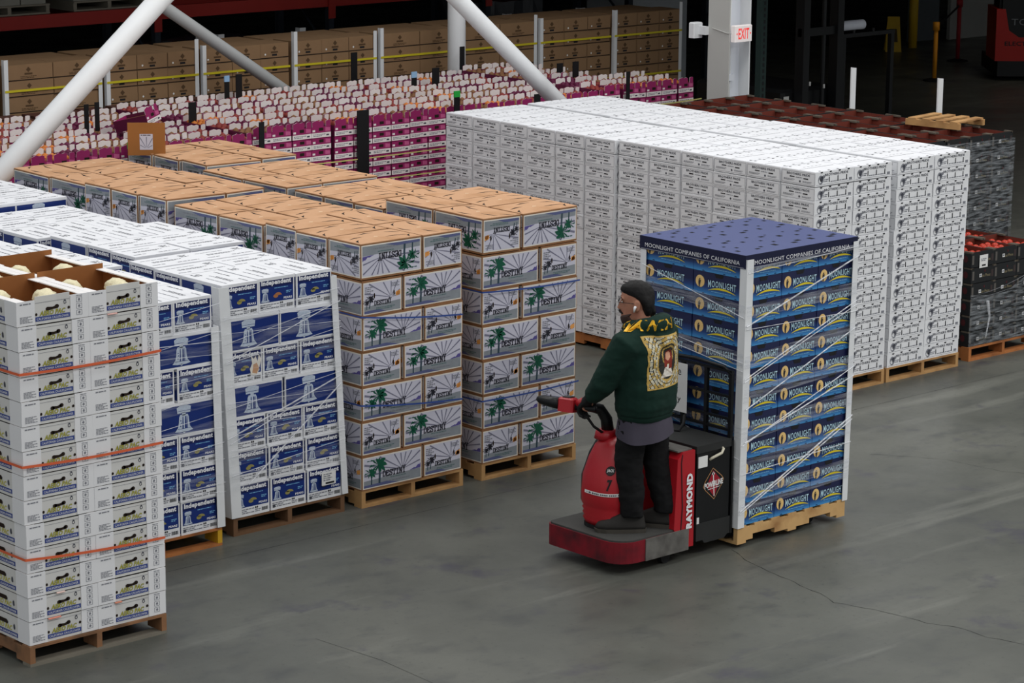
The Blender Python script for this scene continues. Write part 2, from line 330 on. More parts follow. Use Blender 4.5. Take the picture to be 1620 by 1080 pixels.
def pear_art(w, h, end, russet=False):
    a = Art()
    if not end:
        a.rect(-w/2+.014, .014, w/2-.014, h-.022, BLUE, 1); bell(a, -.03, .036, .182)
        return a
    x0, x1 = -w/2+.02, w/2-.018
    a.rect(x0, .068, x1, h-.012, BLUE, 1); a.rect(x0, h-.068, x1, h-.012, NAVY, 2)
    a.text('Independent', x0+.012, h-.062, (x1-x0)-.03, .046, LIDW, 3, .045)
    a.small(-.02, h-.084, .10, h-.074, 1, SKYB, 3, 2); bell(a, -.102, .076, .092)
    a.disc(.012, .108, .034, .024, PEARO if russet else PEAR, 3, 14, 10, 170); a.disc(-.008, .108, .022, .014, PEARO if russet else PEAR, 3, 10)
    a.text('PEARS', .062, .078, .075, .016, LIDW, 3, .03); a.small(.085, .118, .132, .14, 2, SKYB, 3, 6)
    a.small(x0, .018, .02, .058, 3, PRINT, 2, 11, .6); a.rect(x0+.004, .018, x0+.026, .042, PRINTD, 2); a.small(.03, .018, .08, .044, 2, PRINT, 2, 5)
    for i in range(11): a.rect(.088+i*.0052, .02, .088+i*.0052+(.0034 if i % 3 else .0018), .046, BLACKI, 2)
    a.disc(.035, .054, .006, .008, BLACKI, 3, 8); a.disc(.05, .054, .006, .008, BLACKI, 3, 8)
    return a
def pear_lid_art(dx, dy, long_x):
    """print on the lid, laid in the plane of the top; u along the carton's length"""
    lo, sh = (dx, dy) if long_x else (dy, dx); a = Art()
    a.small(-lo*.30, -sh*.06, lo*.22, sh*.06, 2, PRINTD, 1, 3, .8); a.small(-lo*.40, sh*.22, lo*.1, sh*.28, 1, PRINT, 1, 5); a.small(lo*.02, -sh*.32, lo*.40, -sh*.25, 1, PRINTD, 1, 9); a.small(-lo*.42, -sh*.32, -lo*.2, -sh*.24, 1, PRINT, 1, 2)
    a.small(lo*.28, sh*.12, lo*.42, sh*.34, 3, PRINTD, 1, 12, .7)
    return a
def white_art(w, h, front):
    a = Art(); x0, x1 = -w/2, w/2
    if front:
        for k in range(4): a.poly([(x0+.07+k*.115, h), (x0+.074+k*.115, h-.012), (x0+.096+k*.115, h-.012), (x0+.10+k*.115, h)], BLACKI, 3)
        a.disc(x0+.075, .055, .034, .040, PRINT, 1, 12); a.disc(x0+.082, .060, .02, .024, PRINTD, 2, 9); a.disc(x0+.065, .045, .016, .018, WHITE, 2, 8); a.disc(x0+.11, .078, .020, .016, PRINT, 1, 8)
        a.text('BROTHERS PRIDE', x0+.125, .082, .30, .022, PRINTD, 2, .02)
        for k in range(3): a.rect(x0+.178+k*.112, .028, x0+.188+k*.112, .074, BLACKI, 3)
        a.rect(x1-.07, .020, x1-.032, .042, PRINT, 2); a.small(x0+.20, .022, x1-.09, .038, 1, PRINT, 1, 4); a.small(x0+.11, .030, x0+.17, .06, 2, PRINT, 1, 8); a.rect(x0+.02, .012, x1-.02, .0145, PRINT, 1)
    else:
        a.text('BROTHERS PRIDE', -.135, .080, .27, .020, PRINTD, 2, .02); a.rect(-.10, .060, -.045, .069, BLACKI, 3); a.rect(.06, .054, .115, .063, BLACKI, 3)
        a.small(-.03, .056, .045, .068, 1, PRINT, 1, 3); a.small(-.17, .028, -.04, .046, 2, PRINT, 1, 6); a.small(.05, .022, .16, .038, 2, PRINT, 1, 2); a.disc(.02, .030, .010, .010, PRINTD, 2, 8)
        a.frame(-w/2+.012, .010, w/2-.012, h-.014, .0022, PRINT, 1)
    return a
def moon_art(w, h, wide):
    a = Art(); mx = -w/2+(.068 if wide else .062); r = .044
    a.disc(mx, .088, r*.86 if not wide else r, r, MOON, 1, 18); a.poly([(mx-.012, .046), (mx-.002, .045), (mx+.004, .075), (mx+.010, .098), (mx-.002, .094), (mx-.012, .104), (mx-.016, .078)], INK, 2); a.disc(mx-.003, .104, .006, .007, INK, 2, 7)
    tx0, tx1 = (-.105, .165) if wide else (mx+.056, w/2-.018)
    def wp(u, v): q = 2*u-1; b = .22*(1-q*q); return (u, b+(1-b)*v)
    a.text('MOONLIGHT', tx0-.003, .050, tx1-tx0+.006, .062, INK, 2, .07, 0, wp); a.text('MOONLIGHT', tx0, .053, tx1-tx0, .056, MOONT, 3, .010, 0, wp)
    a.arc([(tx0+(tx1-tx0)*i/10, .034+.022*(1-(i/5-1)**2)) for i in range(11)], .013, YEL, 3); a.small(tx0+.03, .024, tx1-.05, .034, 1, SKYB, 2, 2)
    a.poly([(-.045, h-.002), (.045, h-.002), (.032, h-.030), (-.032, h-.030)], BLACKI, 2)
    for k in (-.3, .1, .32): a.disc(k*w, .004, .012, .006, MNAVY, 2, 8, 0, 180)
    return a

class Kind:
    def __init__(s, name, lo, sh, h, body, art_long, art_short, lid=None, gap=.006):
        s.name, s.h, s.body_m, s.gap = name, h, body, gap
        s.dim = {'x': (lo, sh), 'y': (sh, lo)}; s.art = {}; s.bodies = {}; s.lids = {}
        for o in 'xy':
            dx, dy = s.dim[o]; mb = MB(); g = s.gap/2
            mb.box(-dx/2+g, dx/2-g, -dy/2+g, dy/2-g, 0, h-.001, body); s.bodies[o] = mb.mesh(name)
            if lid: s.lids[o] = lid(dx, dy, h, o)
        for fl in (False, True):
            s.art[('long', fl)] = (art_long.flip(h) if fl else art_long).mesh(name+'_printed_side'); s.art[('short', fl)] = (art_short.flip(h) if fl else art_short).mesh(name+'_printed_end')
    def make(s, o, x, y, z, label, cat, group, flip=False, lid=False, jit=.004, rot=.008, zs=1.0, panels='fl', alt=None, tilt=0.0):
        dx, dy = s.dim[o]
        b = put(s.name, s.bodies[o], None, (x+random.uniform(-jit, jit), y+random.uniform(-jit, jit), z), (random.uniform(-tilt, tilt), random.uniform(-tilt, tilt), random.uniform(-rot, rot)), (1, 1, zs) if zs != 1 else None)
        tag(b, label, cat, group); A = alt or s.art
        if 'f' in panels: put('panel_print', A[('long' if o == 'x' else 'short', flip)], b, (0, -dy/2+s.gap/2, 0))
        if 'l' in panels: put('panel_print', A[('short' if o == 'x' else 'long', flip)], b, (-dx/2+s.gap/2, 0, 0), LEFT)
        if lid and s.lids:
            for nm, me in s.lids[o]: put(nm, me, b, (0, 0, s.h-.001))
        return b
def palm_lid(dx, dy, h, o):
    """tuck-in top flaps with their slits and curled tabs"""
    mb = MB(); mb.box(-dx/2+.013, dx/2-.013, -dy/2+.013, dy/2-.013, 0, .005, KRAFT)
    sl = MB()
    def slit(u, v, du, dv, w=.020):
        a, b = ((u, v), (u+du, v+dv)) if o == 'x' else ((-v, u), (-v-dv, u+du))
        d = math.hypot(b[0]-a[0], b[1]-a[1]); nx, ny = -(b[1]-a[1])/d*w/2, (b[0]-a[0])/d*w/2; m = ((a[0]+b[0])/2+nx*1.4, (a[1]+b[1])/2+ny*1.4)
        sl.face([(a[0], a[1], .0058), (m[0]-nx, m[1]-ny, .0058), (b[0], b[1], .0058), (m[0]+nx, m[1]+ny, .0058)], SLIT)
    for q in ((-.25, .0, .17, .04), (.05, -.05, .20, -.03), (-.08, .12, .17, .02), (.16, .11, .10, -.08), (-.27, -.15, .07, .10), (.20, -.16, .07, .09)): slit(*q)
    sl.face([(x*.024, y*.018, .0056) for x, y in ((-1, -.4), (.2, -1), (1, .1), (.1, 1))], mat('kraft_pale_patch', (216, 184, 150), .8))
    return [('top_flap', mb.mesh('top_flap')), ('flap_crease', sl.mesh('flap_crease'))]
def pear_lid(dx, dy, h, o):
    mb = MB(); mb.box(-dx/2+.005, dx/2-.005, -dy/2+.005, dy/2-.005, -.018, .004, LIDW)
    a = pear_lid_art(dx, dy, o == 'x'); p = MB()
    for l, m, pts, fs in a.it: p.raw([((u, v, .0046) if o == 'x' else (-v, u, .0046)) for u, v in pts], fs, m)
    return [('lid', mb.mesh('lid')), ('lid_print', p.mesh('lid_print'))]
def white_lid(dx, dy, h, o):
    mb = MB(); mb.box(-dx/2+.010, dx/2-.010, -dy/2+.010, dy/2-.010, 0, .004, LIDW)
    p = MB()
    for i in range(4):
        for s_ in (-1, 1):
            x = -dx/2+.085+i*.115; y = s_*(dy/2-.03); p.face([(x-.014, y-.010, .0046), (x+.014, y-.010, .0046), (x+.010, y+.010, .0046), (x-.010, y+.010, .0046)], BLACKI)
    p.face([(-dx/2+.02, -.005, .0046), (dx/2-.06, -.006, .0046), (dx/2-.06, .002, .0046), (-dx/2+.02, .001, .0046)], PRINTD)
    for k in range(5): p.face([(-.12+k*.05, .06, .0046), (-.09+k*.05, .06, .0046), (-.09+k*.05, .068, .0046), (-.12+k*.05, .068, .0046)], PRINT)
    return [('lid', mb.mesh('lid')), ('lid_vent', p.mesh('lid_vent'))]
PALMK = Kind('palm_carton', .60, .40, .266, KRAFT_EDGE, palm_art(.60, .262, False), palm_art(.40, .262, True), palm_lid, .022)
PEARK = Kind('pear_carton', .50, .333, .245, WHITE, pear_art(.50, .245, False), pear_art(.333, .245, True), pear_lid, .014)
PEAR2 = {k: v for k, v in PEARK.art.items()}; PEAR2[('short', False)] = pear_art(.333, .245, True, True).mesh('pear_carton_printed_end')
WHITEK = Kind('white_carton', .508, .406, .1245, WHITE, white_art(.508, .1245, True), white_art(.406, .1245, False), white_lid, .012)
MOONK = Kind('moon_carton', .506, .382, .1625, MOONB, moon_art(.506, .1625, True), moon_art(.382, .1625, False))

# ------------------------------------------------------------------ pallets: three stringers, deck boards, bottom boards
def pallet(name, label, x0, y0, w=1.016, d=1.219, wood=None, rot=0.0, along='y', z=0.0, group='wooden pallets under the stacks', end=None, bottom=None, notch=True):
    """x0, y0: the corner nearest the camera. Stringers run along y (or x)."""
    wood = wood or WOOD; t = thing(name, label, 'pallet', (x0, y0, z), rot, group)
    L_, W_ = (d, w) if along == 'y' else (w, d)       # stringer length, width across
    def P3(u, v, q): return (v, u, q) if along == 'y' else (u, v, q)
    def bx(nm, u0, u1, v0, v1, z0, z1, m):
        mb = MB()
        if along == 'y': mb.box(v0, v1, u0, u1, z0, z1, m)
        else: mb.box(u0, u1, v0, v1, z0, z1, m)
        return mb.obj(nm, t)
    for i, v in enumerate((0, W_/2-.019, W_-.038)):
        m = end if (end and i == 2) else wood; prof = [(0, .02), (L_, .02), (L_, .115), (0, .115)]
        if notch: prof = [(0, .02), (.15, .02), (.17, .055), (.38, .055), (.40, .02), (L_-.40, .02), (L_-.38, .055), (L_-.17, .055), (L_-.15, .02), (L_, .02), (L_, .115), (0, .115)]
        mb = MB(); mb.prism(prof, lambda u, q, k, v=v: P3(u, v+.038*k, q), m)
        # concave outline: fan-safe faces are made by splitting into boxes instead
        if notch:
            mb = MB()
            for u0, u1, z0 in ((0, .16, .02), (.16, .39, .056), (.39, L_-.39, .02), (L_-.39, L_-.16, .056), (L_-.16, L_, .02)):
                (mb.box(v, v+.038, u0, u1, z0, .115, m) if along == 'y' else mb.box(u0, u1, v, v+.038, z0, .115, m))
        mb.obj('stringer', t)
    n = 7
    for i in range(n):
        u = i*(L_-.09)/(n-1); bx('deck_board', u, u+.09, 0, W_, .115, .131, wood)
    for u in (0, (L_-.09)/2, L_-.09): bx('bottom_board', u, u+.09, 0, W_, 0, .02, bottom or wood)
    return t
PT = .132
CORE = {}
def core(kind, x0, x1, y0, y1, z0, z1, m):
    CORE.setdefault(kind, MB()).box(x0+.010, x1-.010, y0+.010, y1-.010, z0, z1-.002, m)

# ------------------------------------------------------------------ the setting: floor, far walls
def concrete():
    m = bpy.data.materials.new('sealed_concrete'); m.use_nodes = True; n = m.node_tree.nodes; L = m.node_tree.links; b = n['Principled BSDF']
    tc = n.new('ShaderNodeTexCoord'); prev = None
    def noise(sc_, det, lo, hi, sx=1, sy=1, rz=0):
        mp = n.new('ShaderNodeMapping'); mp.inputs['Scale'].default_value = (sx, sy, 1); mp.inputs['Rotation'].default_value = (0, 0, rz)
        z = n.new('ShaderNodeTexNoise'); z.inputs['Scale'].default_value = sc_; z.inputs['Detail'].default_value = det; z.inputs['Roughness'].default_value = .62
        r = n.new('ShaderNodeMapRange'); r.inputs['From Min'].default_value = lo; r.inputs['From Max'].default_value = hi
        L.new(tc.outputs['Object'], mp.inputs['Vector']); L.new(mp.outputs['Vector'], z.inputs['Vector']); L.new(z.outputs['Fac'], r.inputs['Value']); return r.outputs['Result']
    def mix(fac, A, B):
        x = n.new('ShaderNodeMix'); x.data_type = 'RGBA'; L.new(fac, x.inputs['Factor'])
        for s_, v in (('A', A), ('B', B)):
            if isinstance(v, tuple): x.inputs[s_].default_value = (*lin(v), 1)
            else: L.new(v, x.inputs[s_])
        return x.outputs['Result']
    c = mix(noise(.55, 8, .32, .68), (76, 78, 73), (97, 98, 91))
    c = mix(noise(2.2, 8, .52, .74, 1, 1.6, .3), c, (70, 72, 70))           # blotchy scuffs
    c = mix(noise(.9, 6, .56, .72, .25, 2.4, .05), c, (111, 112, 105))      # pale wheel tracks along the aisle
    c = mix(noise(1.6, 5, .60, .72, 1, 1), c, (68, 67, 75))                 # bluish tyre stains
    c = mix(noise(26, 3, .60, .80), c, (60, 61, 59))
    L.new(c, b.inputs['Base Color']); rr = noise(1.4, 5, .3, .7); r2_ = n.new('ShaderNodeMapRange'); r2_.inputs['To Min'].default_value = .30; r2_.inputs['To Max'].default_value = .50
    L.new(rr, r2_.inputs['Value']); L.new(r2_.outputs['Result'], b.inputs['Roughness']); b.inputs['Specular IOR Level'].default_value = .4
    return m
fl = MB(); fl.face([(-8, -8, 0), (75, -8, 0), (75, 62, 0), (-8, 62, 0)], concrete()); floor = fl.obj('floor'); tag(floor, 'grey sealed concrete warehouse floor', None, kind='structure')
CRACK = mat('floor_crack', (34, 34, 32), .9)
def ribbon(pts, w, m, z=.0008):
    mb = MB(); L_, R_ = [], []
    for i, p in enumerate(pts):
        a = Vector(pts[max(0, i-1)]); b = Vector(pts[min(len(pts)-1, i+1)]); d = (b-a).normalized(); q = Vector((-d.y, d.x))*w*(.6+.4*math.sin(i*2.3))/2
        L_.append((p[0]+q.x, p[1]+q.y, z)); R_.append((p[0]-q.x, p[1]-q.y, z))
    k = len(pts); mb.raw(L_+R_, [(i, i+1, k+i+1, k+i) for i in range(k-1)], m); return mb
def wiggle(pts, step=.07, amp=.012):
    out = []
    for a, b in zip(pts, pts[1:]):
        a, b = Vector(a), Vector(b); n_ = max(1, int((b-a).length/step))
        for i in range(n_): q = a.lerp(b, i/n_); out.append((q.x+random.uniform(-amp, amp), q.y+random.uniform(-amp, amp)))
    return out+[tuple(pts[-1])]
ribbon(wiggle([(13.44, 12.62), (13.34, 12.38), (13.23, 11.95), (13.16, 11.53), (13.09, 11.34), (13.19, 10.98), (13.22, 10.65), (13.31, 10.49), (13.29, 10.21), (13.37, 9.97), (13.5, 9.3), (13.45, 8.6)]), .007, CRACK).obj('crack', floor)
ribbon(wiggle([(16.2, 13.7), (16.55, 13.2), (16.6, 12.7), (16.9, 12.0), (16.85, 11.4)]), .004, CRACK).obj('crack', floor)
JOINT = mat('floor_joint', (62, 62, 60), .9)
ribbon([(6+.25*i, 14.79-.0005*i) for i in range(90)], .007, JOINT).obj('control_joint', floor)
ribbon([(10.0, 13.0), (10.06, 12.4), (10.02, 11.6), (9.98, 10.2), (10.0, 9.0)], .006, JOINT).obj('control_joint', floor)

DARKW = mat('dark_painted_wall', (58, 58, 60), .9, var=.2, scale=1.0); PALEW = mat('pale_wall_panel', (150, 150, 146), .8, var=.1, scale=1.5)
def wall(name, label, x0, x1, y0, y1, z1, m): o = MB().box(x0, x1, y0, y1, 0, z1, m).obj(name); tag(o, label, None, kind='structure'); return o
wall('wall_back', 'dark painted wall far behind the storage racks', -5, 75, 46, 46.2, 10, DARKW)
wall('wall_side', 'dark painted wall at the far end of the hall', 56, 56.2, -5, 46, 10, DARKW)

SHADE_SLAB = mat('shade_slab_dark', (30, 31, 33), .9)  # unseen slabs added overhead to keep light off the racks and rear corner
o = MB().box(-4, 55, 24.5, 46, 4.2, 4.4, SHADE_SLAB).obj('shade_slab'); tag(o, 'added dark slab out of view, shading the racks and the rear corner', None, kind='structure')
o = MB().box(22.9, 55, 17.5, 24.5, 4.2, 4.4, SHADE_SLAB).obj('shade_slab_end'); tag(o, 'added dark slab out of view, shading the corner behind the black crates', None, kind='structure')

# ------------------------------------------------------------------ palm-tree cartons: two rows of pallets, four deep
TAN = 'palm cartons stacked on pallets'
ROWS = {'a': (12.08, 15.12, 'row beside pear cartons', 'stack next to the pear cartons'), 'b': (13.27, 15.12, 'row nearer white cartons', 'stack at the driver\'s hands')}
PAT = {'a': (('x', .30, .20), ('x', .30, .60), ('x', .30, 1.0), ('y', .80, .30), ('y', .80, .90)), 'b': (('y', .20, .30), ('y', .20, .90), ('x', .70, .20), ('x', .70, .60), ('x', .70, 1.0))}
PALM_LEAN = {('a', 0): -.03, ('b', 0): .0}
for rk, (rx, ry, rown, stackn) in ROWS.items():
    cnt = {'west': 0, 'east': 0}
    for k in range(4):
        py = ry+1.226*k; px_ = rx+(0, .03, -.02, .05)[k]; first = 'a' if (k % 2 == 0) == (rk == 'a') else 'b'; h = PALMK.h
        if k == 0: pallet('wood_pallet', 'pale wooden pallet under the palm carton '+stackn, px_+.005, py+.01, 1.0, 1.2, wood=WOOD if rk == 'a' else WOOD)
        else: core('palm', px_, px_+1, py, py+1.2, 0, PT, WOOD)
        dz = (0, -.025, .01, -.03)[k] if rk == 'a' else (.055, -.03, -.01, .02)[k]; h = PALMK.h+dz/7; kz = h/PALMK.h
        for l in range(1, 8):
            pat = first if l % 2 else ('b' if first == 'a' else 'a'); z = PT+(7-l)*h+.0005
            for (o, cx, cy) in PAT[pat]:
                dx, dy = PALMK.dim[o]; front = cy-dy/2 < .01; west = cx-dx/2 < .01; X, Y = px_+cx, py+cy
                if l == 1:
                    side = 'west' if cx < .5 else 'east'; cnt[side] += 1
                    PALMK.make(o, X, Y, z+.0065, f'upturned palm carton on top, {ordn(cnt[side])} from aisle, {"pear-side" if side == "west" else "inner"} file, {rown}', 'carton', TAN, flip=True, lid=True, jit=.006, rot=.024, zs=kz, tilt=.012)
                elif k == 0 and front:
                    PALMK.make(o, X, Y, z, f'palm carton, {from_top(l)}, {"wide side" if o == "x" else "narrow end"} facing the aisle, {stackn}', 'carton', TAN, jit=.006, rot=.014, zs=kz)
                elif l == 2 and west and rk == 'a':
                    PALMK.make(o, X, Y, z, f'palm carton in second layer down, {ordn(k*3+int(cy/.4)+1)} spot back along the pear side', 'carton', TAN, jit=.004, panels='l', zs=kz)
                else: core('palm', X-dx/2, X+dx/2, Y-dy/2, Y+dy/2, z, z+h, KRAFT_EDGE)
# one skewed low carton and one open carton at the far end
PALMK.make('x', 12.42, 20.27, PT+5*PALMK.h, 'skewed upturned palm carton at the far end beneath the white strut', 'carton', TAN, flip=True, lid=True, rot=.0).rotation_euler.z = .16
core('palm', 12.15, 12.7, 20.10, 20.42, 0, PT+5*PALMK.h-.001, KRAFT_EDGE)
of = thing('open_carton_flap', 'upright brown carton flap with a small printed label', 'carton flap', (13.30, 19.66, PT+7*PALMK.h+.018), R(-38))
MB().box(-.165, .165, 0, .006, 0, .29, mat('flap_kraft', (158, 104, 54), .85, var=.12, scale=5)).obj('cardboard_panel', of)
la = Art().rect(-.06, .05, .055, .19, LAV, 1); ray_fan(la, 0, .06, -.06, .05, .055, .17, (30, 60, 90, 120, 150), .006, RAY, 2); la.small(-.05, .172, .045, .186, 1, INK, 2)
put('panel_print', la.mesh('panel_print'), of, (0, 0, 0))
# blue straps
def strap(name, label, x0, x1, y0, y1, zs, w, m, cat='strap', depth=.004, group=None):
    """band round the visible sides: along -X, round the corner, along -Y; zs = heights at back, corner, front right"""
    t = thing(name, label, cat, (0, 0, 0), 0, group); e = depth
    def run(p, q):
        mb = MB(); n_ = 8; up_ = []; lo = []; a, b = Vector(p), Vector(q)
        for i in range(n_+1):
            s_ = a.lerp(b, i/n_); s_.z -= .012*math.sin(math.pi*i/n_); up_.append(s_+Vector((0, 0, w/2))); lo.append(s_-Vector((0, 0, w/2)))
        mb.raw(lo+up_, [(i, i+1, n_+2+i, n_+1+i) for i in range(n_)], m); mb.obj('strap_run', t)
    run((x0-e, y1, zs[0]), (x0-e, y0-e, zs[1])); run((x0-e, y0-e, zs[1]), (x1+e, y0-e, zs[2]))
    return t
strap('blue_strap', 'blue plastic strap round third layer of the stack next to the pear cartons', 12.065, 13.045, 15.10, 16.3, (1.50, 1.47, 1.36), .013, BLSTRAP, group='blue straps')
strap('blue_strap', 'sagging blue strap low on the stack next to the pear cartons', 12.065, 13.045, 15.10, 16.3, (.82, .80, .70), .013, BLSTRAP, group='blue straps')
strap('blue_strap', 'upper blue strap round the palm carton stack at the driver\'s hands', 13.25, 14.262, 15.10, 16.3, (1.53, 1.50, 1.47), .013, BLSTRAP, group='blue straps')
strap('blue_strap', 'lower blue strap round the palm carton stack at the driver\'s hands', 13.25, 14.262, 15.10, 16.3, (.66, .645, .655), .013, BLSTRAP, group='blue straps')

# ------------------------------------------------------------------ pear cartons: two rows
PEARG = 'pear cartons stacked on pallets'
PATS = {'S': [('y', .1667+.3333*i, .25) for i in range(3)]+[('x', .25+.5*i, .667+.333*j) for j in range(2) for i in range(2)],
        'L': [('x', .25+.5*i, .1667+.333*j) for j in range(2) for i in range(2)]+[('y', .1667+.3333*i, .917) for i in range(3)]}
for rk, rx, ry, zs, lean, stackn, rown in (('near', 10.93, 15.16, 1.0, -.085, 'stack with white corner posts', 'palm-side row'), ('far', 9.735, 15.05, .985, -.03, 'stack behind the cauliflower trays', 'cauliflower-side row')):
    cnt = 0
    for k in range(4):
        py = ry+1.215*k; px_ = rx+(0, .06, -.03, .04)[k]; h = PEARK.h*zs; lift = (0, .012, -.01, .05)[k]
        if k == 0: pallet('wood_pallet', 'dark worn pallet under the pear stack with white corner posts' if rk == 'near' else 'orange pallet with a yellow painted end under the pear cartons', px_, py, 1.016, 1.2, wood=WOODD if rk == 'near' else WOODO, end=None if rk == 'near' else WOODY)
        else: core('pear', px_, px_+1, py, py+1.2, 0, PT+lift, WOODD)
        seq = 'SLSLSSS' if k % 2 == 0 else 'LSLSLSS'
        for l in range(1, 8):
            z = PT+lift+(7-l)*h+.0005; sh = lean*(z/1.8)**1.2 if k == 0 else lean*.4; nf = 0
            for (o, cx, cy) in PATS[seq[l-1]]:
                dx, dy = PEARK.dim[o]; X, Y = px_+cx+sh, py+cy; front = cy-dy/2 < .01; west = cx-dx/2 < .02
                if l == 1:
                    cnt += 1; g = int(cx*3.01) if o == 'y' else int(cx*2)
                    PEARK.make(o, X, Y, z+random.uniform(0, .006), f'white-lidded pear carton on top, {ordn(cnt)} counting back from the aisle, {rown}', 'carton', PEARG, lid=True, jit=.007, rot=.012, zs=zs, alt=PEAR2 if (front and nf == 1) else None); nf += front
                elif k == 0 and front:
                    nf += 1; w_ = ('left', 'middle', 'right')[nf-1] if o == 'y' else ('left bell', 'right bell')[nf-1]
                    PEARK.make(o, X, Y, z, f'blue pear carton, {from_top(l)}, {w_} of its layer, {stackn}', 'carton', PEARG, jit=.006, rot=.010, zs=zs, lid=(l == 2))
                elif l == 2 and (west or front): PEARK.make(o, X, Y, z, f'blue pear carton, second layer, {ordn(k+1)} pallet back, {ordn(int(cy*3)+1)} tier back, {ordn(int(cx*3.01)+1)} across, {rown}', 'carton', PEARG, jit=.003, zs=zs)
                else: core('pear', X-dx/2, X+dx/2, Y-dy/2, Y+dy/2, z, z+h, WHITE)
for o_ in list(sc.collection.objects):
    if o_.get('label') == 'blue pear carton, third from top, left of its layer, stack with white corner posts':
        put('torn_patch', Art().poly([(.06, .06), (.085, .05), (.12, .065), (.135, .11), (.15, .16), (.13, .20), (.118, .15), (.10, .19), (.085, .17), (.06, .20), (.07, .14), (.05, .10)], CREAM, 6).poly([(.07, .07), (.11, .06), (.13, .10), (.11, .14), (.08, .13)], KRAFT, 7).mesh('torn_patch'), o_, (0, -.25+.007, 0))
def corner_board(label, x, y, z0, z1, sx=1, sy=1, w=.06, lean=0.0, m=None, group='white corner boards', name='corner_board'):
    """L-shaped cardboard edge protector; sx, sy: which way its two legs run"""
    m = m or BOARD; t = .005; mb = MB(); T = lean
    for (a0, a1, b0, b1) in ((0, w*sx, -t*sy, 0), (-t*sx, 0, -t*sy, w*sy)):
        vs = [(a0, b0), (a1, b0), (a1, b1), (a0, b1)]
        if (a1-a0)*(b1-b0) < 0: vs = vs[::-1]
        mb.raw([(u, v, 0) for u, v in vs]+[(u+T, v, z1-z0) for u, v in vs], [(0, 3, 2, 1), (4, 5, 6, 7), (0, 1, 5, 4), (1, 2, 6, 5), (2, 3, 7, 6), (3, 0, 4, 7)], m)
    o = mb.obj(name, None, (x, y, z0)); return tag(o, label, 'corner board', group)
corner_board('white corner board up the front edge of the pear stack beside the yellow-ended pallet', 10.912, 15.150, .14, 1.84, lean=-.085, w=.085)
corner_board('white corner board at the palm carton side of the pear stack', 11.965, 15.150, .14, 1.80, sx=-1, lean=-.095, w=.05)
corner_board('white corner board on the pear stack behind the cauliflower trays', 10.765, 15.040, .14, 1.60, sx=-1, lean=-.03, w=.06)

# ------------------------------------------------------------------ white cartons: two rows, four deep, fifteen layers
WG = 'white fruit cartons stacked on pallets'
SIDE = ['1111', '1111', '11111', '111111', '111111100000011', '1'*15, '1'*15, '1'*7, '1'*7, '1'*7, '1'*7, '1'*7]
for i in range(4):
    for j in range(12):
        X = 17.165+.508*i+.254+(.03 if i > 1 else 0); Y = 15.25+.407*j+.2035+(j//3)*.008; jx = (0, .015, -.02, .01)[j//3]; lean = (.01, .01, .06, .06)[i]
        for l in range(1, 16):
            z = PT+(15-l)*WHITEK.h+.0005; X2 = X+jx+lean*z/2
            see_front = j == 0 and (i > 0 or l <= 6); see_side = i == 0 and (SIDE[j]+'0'*15)[l-1] == '1'
            if l == 1: WHITEK.make('x', X2, Y, z+.004+random.uniform(0, .005), f'white fruit carton with closed lid on top, {ordn(j+1)} back from the aisle, {ordn(i+1)} file', 'carton', WG, lid=True, jit=.003, rot=.008, tilt=.007)
            elif see_front: WHITEK.make('x', X2, Y, z, f'white fruit carton, {from_top(l)}, {ordn(i+1)} column of the end facing the aisle', 'carton', WG, jit=.003, rot=.006)
            elif see_side: WHITEK.make('x', X2, Y, z, f'white fruit carton, {from_top(l)}, {ordn(j+1)} column along the side facing the palm cartons', 'carton', WG, jit=.003, rot=.004)
            else: core('white', X2-.254, X2+.254, Y-.2035, Y+.2035, z, z+WHITEK.h, WHITE)
for p, (k, i) in enumerate(((0, 0), (0, 1), (1, 0), (2, 0), (1, 1), (2, 1), (3, 0), (3, 1))):
    x0 = 17.165+1.046*i; y0 = 15.25+1.229*k
    if p < 4: pallet('wood_pallet', ('pine pallet under the white cartons just behind the blue load', 'pine pallet under the outer white carton stack beside the black crates', 'pine pallet second back under the white cartons', 'orange pallet under white cartons glimpsed behind the driver')[p], x0, y0, 1.016, 1.215, wood=WOOD if p != 3 else WOODO)
    else: core('white', x0, x0+1.016, y0, y0+1.2, 0, PT, WOOD)

# ------------------------------------------------------------------ blue moon cartons on the truck's forks
MX, MY, MZ = 13.475, 12.595, .03
pallet('wood_pallet', 'pale notched pallet carrying the blue moon cartons on the forks', MX, MY, 1.15, 1.016, wood=mat('pallet_light', (206, 166, 112), .8, var=.15, scale=6, bump=.1, dirt=((160, 118, 74), .5, .75), dscale=4), along='x', z=MZ)
for l in range(1, 13):
    z = MZ+PT+(12-l)*MOONK.h+.0005; ln = .03*z/2
    for i in range(3):
        for j in range(2):
            X, Y = MX+.002+.3825*i+.191+ln, MY+.003+.507*j+.2535+ln*.5
            if i == 0 or j == 0: MOONK.make('y', X, Y, z, f'blue moon carton, {from_top(l)}, ' + ('corner column by the driver' if i == 0 and j == 0 else 'far column on the side facing the truck' if j else f'{ordn(i+1)} column on the aisle side'), 'carton', 'blue moon cartons on the moving pallet', jit=.002, rot=.004)
            else: core('moon', X-.19, X+.19, Y-.25, Y+.25, z, z+MOONK.h, MNAVY)

